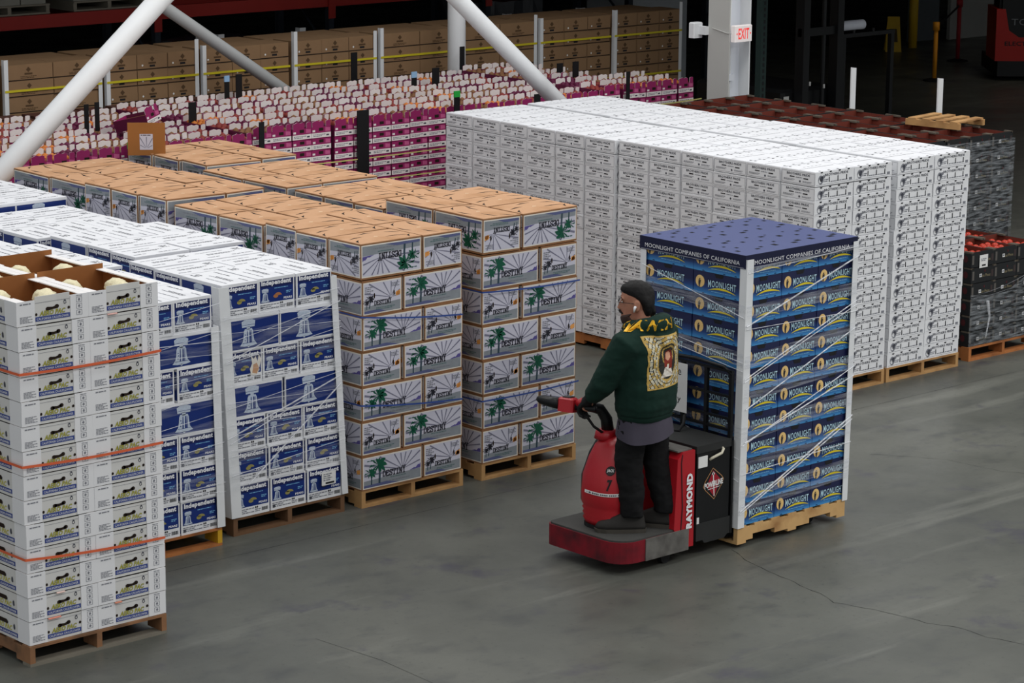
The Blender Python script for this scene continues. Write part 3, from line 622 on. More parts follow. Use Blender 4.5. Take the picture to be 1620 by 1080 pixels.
# cap, corner boards and film on the moon cartons
mt = MZ+PT+12*MOONK.h
cap = thing('pallet_cover', 'navy cardboard cap with punched holes over the blue moon cartons', 'pallet cover', (MX+.03, MY+.018, mt-.05))
CX, CY = 1.15, 1.02
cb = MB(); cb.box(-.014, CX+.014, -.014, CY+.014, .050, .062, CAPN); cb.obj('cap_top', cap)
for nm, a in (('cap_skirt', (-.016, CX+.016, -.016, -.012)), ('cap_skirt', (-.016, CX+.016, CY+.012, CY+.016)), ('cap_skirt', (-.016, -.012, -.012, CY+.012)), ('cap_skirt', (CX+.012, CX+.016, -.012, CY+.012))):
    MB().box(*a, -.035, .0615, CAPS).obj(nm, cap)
fa = Art().text('MOONLIGHT COMPANIES OF CALIFORNIA', -.50, .018, 1.0, .030, LIDW, 1, .0); fa.rect(-.575, .001, .575, .005, mat('cap_edge_grey', (150, 152, 165), .6), 1)
put('cap_lettering', fa.mesh('cap_lettering'), cap, (CX/2, -.016, -.032))
put('cap_lettering', Art().text('MOONLIGHT COMPANIES OF CALIFORNIA', -.47, .018, .94, .030, LIDW, 1, .0).rect(-.51, .001, .51, .005, MATS['cap_edge_grey'], 1).mesh('cap_lettering'), cap, (-.016, CY/2, -.032), LEFT)
hb = MB(); rg = random.Random(4)
HOLE = mat('cap_hole', (10, 11, 18), .9)
for i in range(3):
    for j in range(2):
        ox, oy = i*.3825, j*.507
        for (u, v, w, d) in ((.05, .12, .024, .03), (.09, .30, .022, .02), (.14, .22, .02, .02), (.22, .10, .034, .022), (.30, .14, .03, .024), (.33, .34, .024, .024), (.20, .40, .026, .02), (.28, .44, .02, .016), (.10, .45, .018, .016)):
            q = rg.uniform(1.1, 1.9); x, y = ox+u, oy+v
            hb.face([(x, y, .0626), (x+w*q, y, .0626), (x+w*q, y+d*q, .0626), (x, y+d*q, .0626)], HOLE)
hb.obj('cap_hole', cap)
corner_board('white corner board on the corner of the moon load between truck and aisle', MX-.006, MY-.006, MZ+PT-.01, mt-.02, lean=.03, w=.062)
corner_board('white corner board on the aisle corner of the moon load away from the driver', MX+1.157, MY-.006, MZ+PT-.01, mt-.02, sx=-1, lean=.03, w=.05)
corner_board('white corner board behind the driver\'s head on the moon load', MX-.006, MY+1.040, MZ+PT-.01, mt-.02, sy=-1, lean=.03, w=.05)

def wrap(label, x0, x1, y0, y1, lean, bands, ropes, cat='stretch film', e=.010, back=None):
    """clear film: flat bands as sheets just off the cartons, twisted ropes as thin tubes"""
    t = thing('stretch_film', label, cat)
    def pt(face, s_, z):
        o = lean*z/2
        return (x0-e+o, y1+(y0-y1)*s_, z) if face == 'l' else (x0+(x1-x0)*s_+o, y0-e, z)
    for face, za, zb, w, m in bands:
        mb = MB(); n_ = 6; lo, hi = [], []
        for i in range(n_+1):
            s_ = i/n_; z = za+(zb-za)*s_; lo.append(pt(face, s_, z-w/2)); hi.append(pt(face, s_, z+w/2))
        mb.raw(lo+hi, [(i, i+1, n_+2+i, n_+1+i) for i in range(n_)], m); mb.obj('film_band', t)
    for face, sa, za, sb, zb, r in ropes:
        n_ = 8; MB().tube([Vector(pt(face, sa+(sb-sa)*i/n_, za+(zb-za)*i/n_))+Vector((-.004 if face == 'l' else 0, -.004 if face == 'f' else 0, 0)) for i in range(n_+1)], r, FILM2, 5).obj('film_rope', t)
    return t
wrap('clear stretch film and twisted film ropes round the moon cartons', MX-.008, MX+1.158, MY-.008, MY+1.016, .03,
     [('f', 2.02, 2.06, .03, FILMB), ('f', 1.72, 1.75, .09, FILMB), ('f', 1.36, 1.45, .09, FILMB), ('f', 1.12, 1.20, .10, FILMB), ('f', .84, .93, .11, FILMB), ('f', .62, .70, .12, FILM), ('f', .40, .44, .07, FILMB), ('f', .30, .36, .06, FILMB),
      ('l', 1.80, 1.72, .10, FILMB), ('l', 1.45, 1.38, .10, FILMB), ('l', 1.28, 1.24, .08, FILM), ('l', .9, .86, .10, FILMB), ('l', .62, .60, .1, FILM), ('l', .42, .38, .08, FILMB)],
     [('f', 0, 1.62, 1, 1.99, .006), ('f', 0, 1.24, 1, 1.66, .0045), ('f', 0, 1.22, 1, 1.63, .004), ('f', .02, 1.02, 1, 1.46, .005), ('f', .02, .78, 1, 1.10, .005), ('f', 0, .76, 1, 1.17, .004), ('f', 0, .28, 1, .80, .006), ('f', 0, .26, 1, .77, .005), ('f', 0, .55, 1, .60, .003), ('f', 0, 2.0, 1, 2.06, .003), ('f', 0, 1.6, 1, 1.58, .0025),
      ('l', 0, 1.92, 1, 1.68, .0035), ('l', 0, 1.50, 1, 1.36, .003), ('l', 0, 1.44, 1, 1.30, .003), ('l', .3, .86, 1, .66, .003), ('l', .4, .7, 1, .5, .003)])
def pwrap(label, x0, x1, y0, y1, lean, seed, n_):
    rg = random.Random(seed); bands, ropes = [], []
    for i in range(n_):
        z = 1.62-1.35*i/n_; bands.append(('f', z-.02, z+.05, rg.uniform(.07, .14), FILM)); bands.append(('l', z+.03, z-.02, rg.uniform(.07, .12), FILM))
        ropes.append(('f', 0, z+rg.uniform(-.03, .03), 1, z+rg.uniform(.0, .16), rg.uniform(.0018, .003))); ropes.append(('f', 0, z+.04+rg.uniform(-.03, .03), 1, z+rg.uniform(-.06, .10), .002))
    return bands, ropes
b_, r_ = pwrap('', 10.93, 11.95, 15.16, 16.36, 0, 3, 8); r_ += [('f', -.02, .74, .98, 1.06, .006), ('f', .14, .38, .98, 1.0, .006), ('f', .0, .70, .65, .93, .004), ('f', 0, 1.30, 1, 1.62, .004)]
b_ = [b for b in b_ if b[1] < 1.7]
wrap('clear stretch film criss-crossing the pear stack with white corner posts', 10.915, 11.955, 15.145, 16.36, -.085, b_, r_, e=.020)
b_, r_ = pwrap('', 9.735, 10.74, 15.05, 16.2, 0, 5, 7)
wrap('clear stretch film round the pear stack behind the cauliflower trays', 9.735, 10.765, 15.035, 16.2, -.03, b_, r_+[('f', 0, 1.55, 1, 1.50, .003)], e=.020)
pt_ = thing('shipping_label', 'white paper shipping label on the lowest pear carton', 'label', (11.775, 15.128, .245)); MB().box(-.065, .065, 0, .001, 0, .10, STICK).obj('paper', pt_)
put('label_print', Art().small(-.05, .03, .03, .09, 4, PRINT, 1, 3).rect(-.03, .008, .05, .022, BLACKI, 1).mesh('label_print'), pt_)

# ------------------------------------------------------------------ cauliflower trays
TX, TY, TZ, TW, TD, TH = 8.335, 13.72, PT, .508, .606, .155
pallet('wood_pallet', 'worn brown pallet under the cauliflower trays', TX-.005, TY-.01, 1.016, 1.219, wood=mat('pallet_worn', (150, 108, 76), .85, var=.25, scale=6, bump=.1, dirt=((104, 78, 58), .42, .7), dscale=5), bottom=WOODG)
tb = MB(); w2, d2 = TW/2-.003, TD/2-.003; t_ = .006
for s_ in (-1, 1):
    tb.box(min(s_*w2, s_*(w2-t_)), max(s_*w2, s_*(w2-t_)), -d2, d2, 0, TH-.008, TRAY)
    tb.box(-w2+t_, w2-t_, min(s_*d2, s_*(d2-t_)), max(s_*d2, s_*(d2-t_)), 0, TH-.008, TRAY)
tb.box(-w2+t_, w2-t_, -d2+t_, d2-t_, 0, .006, KRAFT_IN); TRAY_BODY = tb.mesh('cauliflower_tray')
li = MB(); q = t_+.001    # brown inner lining
for s_ in (-1, 1):
    li.box(min(s_*(w2-q), s_*(w2-q-.003)), max(s_*(w2-q), s_*(w2-q-.003)), -d2+q, d2-q, .006, TH-.012, KRAFT_IN); li.box(-w2+q, w2-q, min(s_*(d2-q), s_*(d2-q-.003)), max(s_*(d2-q), s_*(d2-q-.003)), .006, TH+(.03 if s_ > 0 else -.012), KRAFT_IN)
TRAY_LIN = li.mesh('tray_lining')
TRAY_COR = []              # white corner pads that carry the next tray
for sx in (-1, 1):
    for sy in (-1, 1):
        cc = MB(); a, b = (sx*w2, sx*(w2-.125)); c, d = (sy*d2, sy*(d2-.13)); e = .004
        cc.box(min(a, b)-(e if sx < 0 else 0), max(a, b)+(e if sx > 0 else 0), min(c, c+sy*e), max(c, c+sy*e), .002, TH-.003, TRAYC)
        cc.box(min(a, a+sx*e), max(a, a+sx*e), min(c, d), max(c, d), .002, TH-.003, TRAYC)
        cc.box(min(a, a-sx*.06), max(a, a-sx*.06), min(c, d), max(c, d), TH-.008, TH-.003, TRAYT); TRAY_COR.append(cc.mesh('corner_pad'))

rim = MB()
for s_ in (-1, 1):
    rim.box(min(s_*w2, s_*(w2-.05)), max(s_*w2, s_*(w2-.05)), -d2+.13, d2-.13, TH-.012, TH-.005, TRAYT)
rim.box(-w2+.06, w2-.06, -d2+t_, -d2+.035, TH-.020, TH-.012, TRAYT); TRAY_RIM = rim.mesh('rim')
def tray_art():
    a = Art(); c0, c1 = -.122, .122      # middle panel between the corner pads
    a.rect(c0, .018, c1, .046, BAND, 2); a.text('CALIFORNIA CAULIFLOWER', c0+.010, .024, c1-c0-.02, .014, SKYB if False else LIDW, 3, .0)
    a.text('AERO PAC', c0+.028, .048, .185, .032, OLIVED, 2, .05, .25); a.text('AERO PAC', c0+.029, .0495, .182, .029, OLIVE, 3, .0, .25)
    a.disc(-.034, .088, .015, .012, SLIT, 4, 10); a.disc(.030, .096, .015, .013, SLIT, 4, 10); a.poly([(-.034, .077), (.030, .084), (.030, .104), (.0, .096), (-.034, .099)], SLIT, 4)
    a.disc(c0+.006, .062, .0085, .0095, SLIT, 4, 10); a.disc(c1-.008, .078, .0085, .0095, SLIT, 4, 10)
    a.poly([(.088, .102), (.098, .108), (.095, .126), (.086, .132), (.078, .120), (.080, .106)], PRINTD, 2); a.disc(.087, .114, .005, .007, TRAY, 3, 7)
    a.rect(c0, TH-.0245, c1, TH-.0225, PRINT, 2)
    return a
TRAY_ART = tray_art().mesh('panel_print')
def corner_art(icons):
    a = Art()
    if icons == 1:
        for k in range(3): a.frame(.155+.012, .022+k*.040, .155+.052, .022+k*.040+.032, .0025, PRINT, 12); a.disc(.155+.032, .038+k*.040, .008, .009, PRINT, 12, 7)
        a.small(.165, .138, .21, .146, 1, PRINT, 12, 2); return a
    a.small(-.232, .018, -.145, .060, 5, PRINT, 12, 6, .7); a.small(-.23, .128, -.15, .142, 1, PRINT, 12, 8)
    return a
TRAY_COR_ART = [corner_art(k).mesh('corner_print') for k in (0, 1)]
def tray_side():
    a = Art(); a.rect(-.17, .018, .17, .046, BAND, 2); a.text('CALIFORNIA CAULIFLOWER', -.155, .024, .31, .014, LIDW, 3); a.text('AERO PAC', -.11, .050, .21, .034, OLIVE, 2, .03, .25)
    a.poly([(-.05, .085), (.05, .085), (.055, .1), (.04, .112), (-.04, .112), (-.055, .1)], SLIT, 4); a.poly([(.125, .062), (.136, .07), (.132, .095), (.122, .102), (.113, .088), (.115, .07)], PRINTD, 2)
    return a
TRAY_SIDE = tray_side().mesh('panel_print')
def cauli_mesh(seed, r=.075):
    rg = random.Random(seed); mb = MB()
    import bmesh
    bm = bmesh.new(); bmesh.ops.create_icosphere(bm, subdivisions=3, radius=r)
    from mathutils import noise
    for v in bm.verts:
        d = v.co.normalized(); n_ = noise.cell(d*5+Vector((seed, 0, 0)))*.10+noise.noise(d*9+Vector((seed, 2, 0)))*.10; v.co = d*r*(1+n_); v.co.z *= .75
    me = bpy.data.meshes.new('cauliflower'); bm.to_mesh(me); bm.free(); me.materials.append(CAUL)
    me.polygons.foreach_set('use_smooth', [True]*len(me.polygons)); return me
CAULS = [cauli_mesh(i) for i in range(3)]
for l in range(1, 15):
    for i in range(2):
        for j in range(2):
            X, Y, z = TX+TW*i+TW/2+random.uniform(-.004, .004)-.012*(14-l)/14, TY+TD*j+TD/2+random.uniform(-.004, .004), TZ+(14-l)*TH+.0005
            if j == 1 and i == 1 and l > 1: core('tray', X-TW/2, X+TW/2, Y-TD/2, Y+TD/2, z, z+TH, TRAYC); continue
            nm = ('left', 'right')[i]+' column at the aisle' if j == 0 else ('left', 'right')[i]+' column at the rear'
            b = put('cauliflower_tray', TRAY_BODY, None, (X, Y, z), (0, 0, random.uniform(-.006, .006)))
            tag(b, f'{"open " if l == 1 else ""}grey cauliflower tray, {from_top(l)}, {nm} of its stack', 'carton', 'cauliflower trays stacked on one pallet')
            [put('corner_pad', me_, b) for me_ in TRAY_COR]
            put('panel_print', TRAY_ART, b, (0, -d2, 0)); [put('corner_print', me_, b, (0, -d2+.001, 0)) for me_ in TRAY_COR_ART]; put('panel_print', TRAY_SIDE, b, (-w2, 0, 0), LEFT)
            if l == 1:
                put('tray_lining', TRAY_LIN, b); put('rim', TRAY_RIM, b)
                MB().box(-.122, .122, -d2-.0005, -d2+.004, TH-.021, TH+.016, TRAY).obj('raised_end_flap', b)
                for c in range(3):
                    o = put('cauliflower', CAULS[c % 3], None, (X+(.04, .12, -.12)[c]+(.02 if i else 0), Y+(-.19, -.02, .14)[c], z+(.105, .09, .085)[c]), (0, 0, c*1.3+i), (1.05, 1.0, 1.0))
                    tag(o, f'cream cauliflower head, {("nearest", "middle", "farthest")[c]} in the {nm.replace(" column", "")} open tray', 'cauliflower', 'cauliflowers in the open trays')
for zs_, nm in (((1.88, 1.862, 1.865), 'upper'), ((1.31, 1.285, 1.27), 'middle'), ((.72, .698, .645), 'lowest')):
    strap('orange_strap', f'{nm} orange plastic strap round the cauliflower trays', TX-.004, TX+.982, TY-.004, TY+1.2, zs_, .017, ORSTRAP, group='orange straps', depth=.022)
for (dx, l, wd, tint) in ((.60, 1, .07, (238, 190, 180)), (.08+.04, 13, .09, (232, 150, 130)), (.59, 13, .05, (214, 140, 116)), (.17, 12, .06, (236, 206, 196))):
    o = MB().box(-wd/2, wd/2, -.012, 0, -.004, .001, mat('torn_liner_%d' % tint[1], tint, .7)).obj('torn_paper_edge', None, (TX+dx+.06, TY-.0045, TZ+(14-l)*TH), (R(18), 0, 0))
    tag(o, f'torn pink paper edge poking out of the cauliflower stack, {"near the top" if l == 1 else "low on "+ordn(l)+" layer "+("right" if dx > .4 else "left")}', 'paper scrap', 'torn paper edges')

# ------------------------------------------------------------------ magenta fruit trays behind the palm cartons
PG = 'magenta fruit trays in the big block'; PW, PD, PH = .2485, .40, .118; PX0, PY0 = 12.62, 21.30
pb = MB(); a_, b_ = PW/2-.002, PD/2-.002
for s_ in (-1, 1):
    pb.box(min(s_*a_, s_*(a_-.004)), max(s_*a_, s_*(a_-.004)), -b_, b_, 0, PH-.004, PURD); pb.box(-a_+.004, a_-.004, min(s_*b_, s_*(b_-.004)), max(s_*b_, s_*(b_-.004)), 0, PH-.004, PURP)
pb.box(-a_+.004, a_-.004, -b_+.004, b_-.004, 0, .08, FRUITK); P_BODY = pb.mesh('fruit_tray')
pa = Art().rect(-a_+.002, .006, a_-.002, .054, PTAB, 1); pa.small(-a_+.02, .016, a_-.07, .044, 2, PRINT, 2, 4, .7); pa.rect(a_-.06, .02, a_-.025, .036, PRINTD, 2); pa.rect(-a_+.012, .066, -a_+.045, .086, PTAB, 1); pa.rect(-.03, .074, .025, .104, SLIT, 2); pa.poly([(.05, .066), (.11, .066), (.11, .10), (.05, .108)], mat('tray_pink', (196, 92, 140), .5), 1)
P_ART = pa.mesh('panel_print')
wide = [(-.112, 0), (.028, 0), (.030, .052), (.006, .064), (-.03, .058), (-.06, .068), (-.094, .058), (-.114, .052)]; nar = [(.058, 0), (.114, 0), (.114, .060), (.086, .064), (.058, .058)]
def tab_mesh(front):
    mb = MB()
    for o_ in (wide, nar):
        mo, mi_ = (PURP, PTAB) if front else (PTAB, PURP)
        mb.prism(o_, lambda u, v, k: (u, -.002+.004*k, v), mi_)
        mb.face([(u, -.0024, v) for u, v in o_], mo)
    return mb.mesh('end_tab')
P_TF, P_TB = tab_mesh(True), tab_mesh(False)
def fruit_pile(m, seed):
    rg = random.Random(seed); mb = MB()
    import bmesh
    bm = bmesh.new()
    for x in (-.07, 0, .07):
        for y in (-.13, -.045, .045, .13):
            bmesh.ops.create_icosphere(bm, subdivisions=1, radius=.036, matrix=Matrix.Translation((x+rg.uniform(-.01, .01), y, .10+rg.uniform(-.012, .012))))
    me = bpy.data.meshes.new('fruit'); bm.to_mesh(me); bm.free(); me.materials.append(m); me.polygons.foreach_set('use_smooth', [True]*len(me.polygons)); return me
P_FR = [fruit_pile(FRUITO, 1), fruit_pile(FRUITR, 2), fruit_pile(FRUITK, 3), fruit_pile(PURD, 4)]
NCOL = 37
for c in range(NCOL):
    for r in range(6):
        right = c >= 33; pal = c//4
        X = PX0+PW*c+pal*.022+PW/2; Y = PY0+PD*r+PD/2+(.14 if right else (0, .03, -.02, .02)[pal % 4]); dzp = (-.035 if c < 12 else 0)+(.045 if 30 < c and not right else 0)+(.0 if not right else .015)
        if right and c >= 35 and r > 1: continue
        depth = 1 if r else (2 if c < 9 else 3 if c < 13 else 4 if c < 15 else 5 if c < 17 else 7 if c < 19 else 8 if c < 24 else 1 if not right else 3)
        for l in range(1, depth+1):
            z = 1.80+dzp-l*PH
            o = put('fruit_tray', P_BODY, None, (X+random.uniform(-.004, .004), Y, z), (0, 0, random.uniform(-.015, .015)))
            tag(o, (f'open magenta fruit tray with white tabs, {ordn(r+1)} row back, {ordn(c+1)} along the block' if l == 1 else f'magenta fruit tray in the front wall, {ordn(l)} layer down, {ordn(c+1)} along the block'), 'tray', PG)
            if r == 0: put('panel_print', P_ART, o, (0, -b_, 0))
            if l == 1:
                if r == 0 or random.random() < .4: put('end_tab', P_TF, o, (0, -b_+.002, PH-.006))
                put('end_tab', P_TB, o, (random.uniform(-.006, .006), b_-.002, PH-.006), (random.uniform(-.06, .10), random.uniform(-.06, .06), 0))
                put('fruit', P_FR[random.choice((0, 1, 1, 2, 2, 2, 3, 3))], o)
        zb = 1.80+dzp-depth*PH
        core('magenta', X-PW/2, X+PW/2, Y-PD/2, Y+PD/2, PT, zb, PURP)
        if c % 4 == 0 and r in (0, 3): core('magenta', X-PW/2, X+.87, Y-PD/2, Y+1.0, 0, PT-.002, WOODD)
LOOSE = put('fruit_tray', P_BODY, None, (14.88, 22.12, 1.86), (R(-14), R(-9), R(24))); tag(LOOSE, 'loose magenta tray lying askew on top of the block', 'tray', PG); put('panel_print', P_ART, LOOSE, (0, -b_, 0)); put('end_tab', P_TF, LOOSE, (0, -b_+.002, PH-.006))
BPOST = mat('black_corner_post', (20, 20, 22), .5); GRN = mat('green_tape', (40, 176, 70), .5); LBL = mat('pale_blue_tape', (150, 190, 226), .5)
def black_post(label, x, y, z0, z1, w=.07, tip=None):
    if y < 21.3: y, z0 = 21.255, 0
    o = MB().box(-w/2, w/2, -.006, .006, 0, z1-z0, BPOST).obj('black_corner_post', None, (x, y, z0)); tag(o, label, 'corner post', 'black posts among the magenta trays')
    if tip: MB().box(-w/2-.002, w/2+.002, -.008, .008, z1-z0-.06, z1-z0+.005, tip).obj('tape_tip', o)
for (lab, x, y, z0, z1, w, tip) in (('black post in the front wall of trays left of the wide board', 15.74, 21.285, .6, 1.92, .06, None), ('wide black board strapped to the front wall of trays', 17.02, 21.275, .5, 1.93, .15, None), ('green-tipped black post beside the white cartons', 18.28, 21.28, 1.0, 2.02, .075, GRN), ('short black post at the foot of the thick strut', 19.42, 21.28, 1.2, 1.90, .085, None),
        ('black post before the last tray pallet', 20.78, 21.28, 1.2, 2.04, .05, None), ('green-capped black post by the left strut', 14.22, 21.27, 1.3, 1.86, .11, GRN), ('pair of black posts, first, left end of the trays', 14.55, 22.55, 1.75, 2.06, .05, None), ('pair of black posts, second, left end of the trays', 14.72, 22.62, 1.75, 2.06, .05, None), ('black post behind the upright carton flap', 15.72, 22.4, 1.7, 2.0, .09, None),
        ('blue-taped black post in the middle of the trays', 17.02, 23.6, 1.75, 2.05, .06, LBL), ('black post next to the blue-taped post', 17.18, 23.6, 1.75, 2.06, .08, None), ('blue-labelled black post mid block', 19.15, 23.0, 1.75, 1.99, .07, LBL), ('plain black post mid block by the blue label', 19.55, 23.1, 1.75, 2.0, .10, None), ('black post before the round column', 20.95, 22.55, 1.75, 2.0, .09, None), ('black post behind the thick strut', 21.15, 22.5, 1.75, 2.01, .09, None), ('black post against the brown cartons', 19.45, 24.45, 0, 2.06, .09, None), ('black post by the long brown carton', 20.72, 24.0, 0, 2.08, .07, None)):
    black_post(lab, x, y, z0, z1, w, tip)
strap('lemon_strap', 'upper pale yellow strap along the front wall of magenta trays', 15.4, 18.32, 21.262, 21.262, (1.45, 1.45, 1.44), .012, YTAPE, depth=.012, group='pale yellow straps')
strap('lemon_strap', 'lower pale yellow strap along the front wall of magenta trays', 15.4, 18.32, 21.262, 21.262, (1.22, 1.22, 1.20), .012, YTAPE, depth=.012, group='pale yellow straps')
strap('lemon_strap', 'pale yellow strap on the last pallet of magenta trays', 20.9, 22.08, 21.40, 21.40, (1.62, 1.62, 1.62), .014, YTAPE, depth=.012, group='pale yellow straps')

# ------------------------------------------------------------------ brown cartons behind
BG = 'brown cartons stacked in front of the racks'; BH = .172; BY = 24.80
def brown_art(w, long):
    a = Art(); a.poly([(0, .085), (.03, .115), (0, .145), (-.03, .115)], BROWND, 1); a.rect(-.05, .060, .05, .080, BROWND, 1); a.rect(-.035, .028, .035, .05, BLACKI, 2) if not long else a.small(-.10, .02, .1, .05, 2, BROWND, 1)
    if not long: a.disc(-.13, .05, .012, .012, STICK, 2, 7)
    a.rect(-w/2+.002, 0, -w/2+.006, BH-.01, BROWND, 1); a.rect(-w/2+.004, .002, w/2-.004, .012, SLIT, 3); return a
B_MESH, B_ART = {}, {}
for nm, w in (('s', .405), ('l', .61)):
    B_MESH[nm] = MB().box(-w/2+.003, w/2-.003, -.2, .2, 0, BH-.002, BROWN).mesh('brown_carton'); B_ART[nm] = brown_art(w, nm == 'l').mesh('panel_print')
pal = 0; x = 13.70
while x < 25.2:
    long = pal in (1, 5, 6); w = .61 if long else .405; n_ = 2 if long else 3; lays = 12; wid = 1.22
    seen = 4 if pal < 4 else 5 if pal < 7 else 6
    for l in range(1, lays+1):
        for i in range(n_):
            X = x+w*i+w/2; z = PT+(lays-l)*BH+.0005
            if l <= seen:
                o = put('brown_carton', B_MESH['l' if long else 's'], None, (X, BY+.2+random.uniform(-.006, .006), z), (0, 0, random.uniform(-.008, .008)))
                tag(o, f'brown carton, {from_top(l)}, {ordn(i+1)} across the {ordn(pal+1)} pallet of the back row', 'carton', BG); put('panel_print', B_ART['l' if long else 's'], o, (0, -.2, 0))
            else: core('brown', X-w/2, X+w/2, BY, BY+.4, z, z+BH, BROWN)
    core('brown', x, x+1.22, BY+.41, BY+1.0, 0, PT+lays*BH-.02, BROWN); core('brown', x, x+1.22, BY, BY+.4, 0, PT, WOODD)
    for e_, s_ in ((0, 1), (1.22, -1)):
        if pal and not (e_ and pal in (3, 7)): corner_board(f'white corner board at the {"near" if s_ > 0 else "far"} edge of the {ordn(pal+1)} brown carton pallet', x+e_, BY-.008, .9, 2.27+random.uniform(-.05, .05), sx=s_, w=.045, group='white boards on the brown cartons')
    for zz, nm in ((PT+BH*10.4, 'upper'), (PT+BH*7.3, 'lower')):
        if nm == 'upper' or pal > 6:
            o = MB().box(x, x+1.22, BY-.018, BY-.012, zz-.012, zz+.012, YSTRAP).obj('yellow_strap', None); tag(o, f'{nm} yellow strap across the {ordn(pal+1)} brown carton pallet', 'strap', 'yellow straps on the brown cartons')
    x += 1.285; pal += 1
# dark low crates between the brown cartons and the magenta trays
for i in range(4):
    t = thing('dark_crate_pallet', f'low dark crate stack before the brown cartons, {ordn(i+1)} from the far end', 'crate stack', (14.0+1.05*i, 24.02, 0), 0, 'low dark crate stacks')
    MB().box(0, 1.0, 0, .62, 0, 1.66, mat('dark_crate_side', (46, 34, 30), .7, var=.2)).obj('crate_side', t)
    for k in range(3): MB().box(.02+.33*k, .30+.33*k, .03, .59, 1.66, 1.70, mat('dark_crate_top', (82, 48, 40), .7, var=.25)).obj('crate_top', t)

# ------------------------------------------------------------------ black tomato crates
KG = 'black tomato crates stacked on pallets'; KW, KD, KH = .338, .50, .158
kb = MB(); a_, b_ = KW/2-.002, KD/2-.002
for s_ in (-1, 1):
    kb.box(min(s_*a_, s_*(a_-.007)), max(s_*a_, s_*(a_-.007)), -b_, b_, 0, KH-.02, CRATE); kb.box(-a_+.007, a_-.007, min(s_*b_, s_*(b_-.007)), max(s_*b_, s_*(b_-.007)), 0, KH-.006, CRATE)
    kb.box(min(s_*a_, s_*(a_-.03)), max(s_*a_, s_*(a_-.03)), -b_, -b_+.09, KH-.02, KH-.004, CRATEG); kb.box(min(s_*a_, s_*(a_-.03)), max(s_*a_, s_*(a_-.03)), b_-.09, b_, KH-.02, KH-.004, CRATEG)
K_BODY = kb.mesh('tomato_crate')
ki = MB()
for s_ in (-1, 1):
    ki.box(min(s_*(a_-.0075), s_*(a_-.011)), max(s_*(a_-.0075), s_*(a_-.011)), -b_+.008, b_-.008, .01, KH-.021, CRATER); ki.box(-a_+.011, a_-.011, min(s_*(b_-.0075), s_*(b_-.011)), max(s_*(b_-.0075), s_*(b_-.011)), .01, KH-.008, CRATER)
ki.box(-a_+.011, a_-.011, -b_+.011, b_-.011, .0, .012, CRATER); K_IN = ki.mesh('crate_lining')
ka = Art().rect(-.05, .052, -.015, .085, STICK, 2).rect(-.045, .06, -.02, .078, PRINT, 3); ka.text('Los Pinos', -.02, .05, .13, .028, mat('crate_gold_print', (150, 138, 106), .6), 1, .0); ka.rect(-a_+.012, .03, -a_+.04, .12, mat('crate_grey_panel', (92, 88, 84), .7), 1); ka.rect(a_-.045, .04, a_-.012, .11, mat('crate_dark_panel', (58, 48, 48), .7), 1); ka.disc(.03, .11, .010, .014, CRIM, 1, 8)
K_ART = ka.mesh('panel_print')
kl = Art();
for q in (-.18, -.06, .06, .18): kl.disc(q, .08, .028, .036, CRIM, 1, 8)
K_SIDE = kl.mesh('panel_print')
def toms(seed, n_=14, zz=.085):
    import bmesh
    bm = bmesh.new(); rg = random.Random(seed)
    for i in range(n_):
        bmesh.ops.create_icosphere(bm, subdivisions=2, radius=.036, matrix=Matrix.Translation((-.12+.08*(i % 4)+rg.uniform(-.008, .008), -.19+.085*(i//4)+rg.uniform(-.01, .01), zz+rg.uniform(-.012, .015))))
    me = bpy.data.meshes.new('tomatoes'); bm.to_mesh(me); bm.free(); me.materials.append(TOM); me.polygons.foreach_set('use_smooth', [True]*len(me.polygons)); return me
K_TOM = [toms(1, 18), toms(2, 10), toms(3, 18, .095)]
def crate(x, y, z, label, top=False, fruit=None, zs=1.0):
    o = put('tomato_crate', K_BODY, None, (x+random.uniform(-.004, .004), y, z), (0, 0, random.uniform(-.006, .006)), (1, 1, zs)); tag(o, label, 'crate', KG)
    put('panel_print', K_ART, o, (random.uniform(-.004, .004), -b_, 0)); put('panel_print', K_SIDE, o, (-a_, 0, 0), LEFT)
    if top: put('crate_lining', K_IN, o)
    if fruit is not None: t = put('tomatoes', K_TOM[fruit], o); t['kind'] = 'stuff'
    return o
KX = 19.45
pallet('wood_pallet', 'orange pallet under the wrapped black tomato crates', KX-.01, 15.30, 1.03, 1.02, wood=WOODO)
for i in range(3):
    for j in range(2):
        for l in range(1, 7):
            X, Y, z = KX+KW*i+KW/2, 15.32+KD*j+KD/2, PT+(6-l)*.150
            if j == 0 or l == 1: crate(X, Y, z, f'black tomato crate, {from_top(l)}, {ordn(i+1)} across, {"front" if j == 0 else "rear"} of the low wrapped stack', l == 1, (0, 2, 0)[i] if l == 1 else None, .945)
            else: core('crate', X-KW/2, X+KW/2, Y-KD/2, Y+KD/2, z, z+.15, CRATE)
for l in (1,): crate(KX+KW*.5+.12, 15.32+KD*1.5, PT+6*.150+.006, 'single black tomato crate set on top of the low stack', True, 2)
for i in range(6):
    for j in range(7):
        X, Y = KX+KW*i+KW/2+(.02 if i > 2 else 0)-.12, 16.40+KD*j+KD/2+(j//2)*.03; lays = 11
        for l in range(1, lays+1):
            z = PT+(lays-l)*KH
            if l == 1 and i >= 1: crate(X, Y, z, f'open black crate on top of the tall block, {ordn(j+1)} row back, {ordn(i+1)} across', True, 1 if random.random() < .35 else None)
            elif j == 0 and i >= 2 and l <= 8: crate(X, Y, z, f'black tomato crate, {from_top(l)}, {ordn(i+1)} across the wrapped face of the tall block', l == 1)
            else: core('crate', X-KW/2, X+KW/2, Y-KD/2, Y+KD/2, z, z+KH, CRATE)
        core('crate', X-KW/2, X+KW/2, Y-KD/2, Y+KD/2, 0, PT-.001, WOODD)
wr = thing('stretch_netting', 'grey stretch netting over the tall black crate block', 'stretch film')
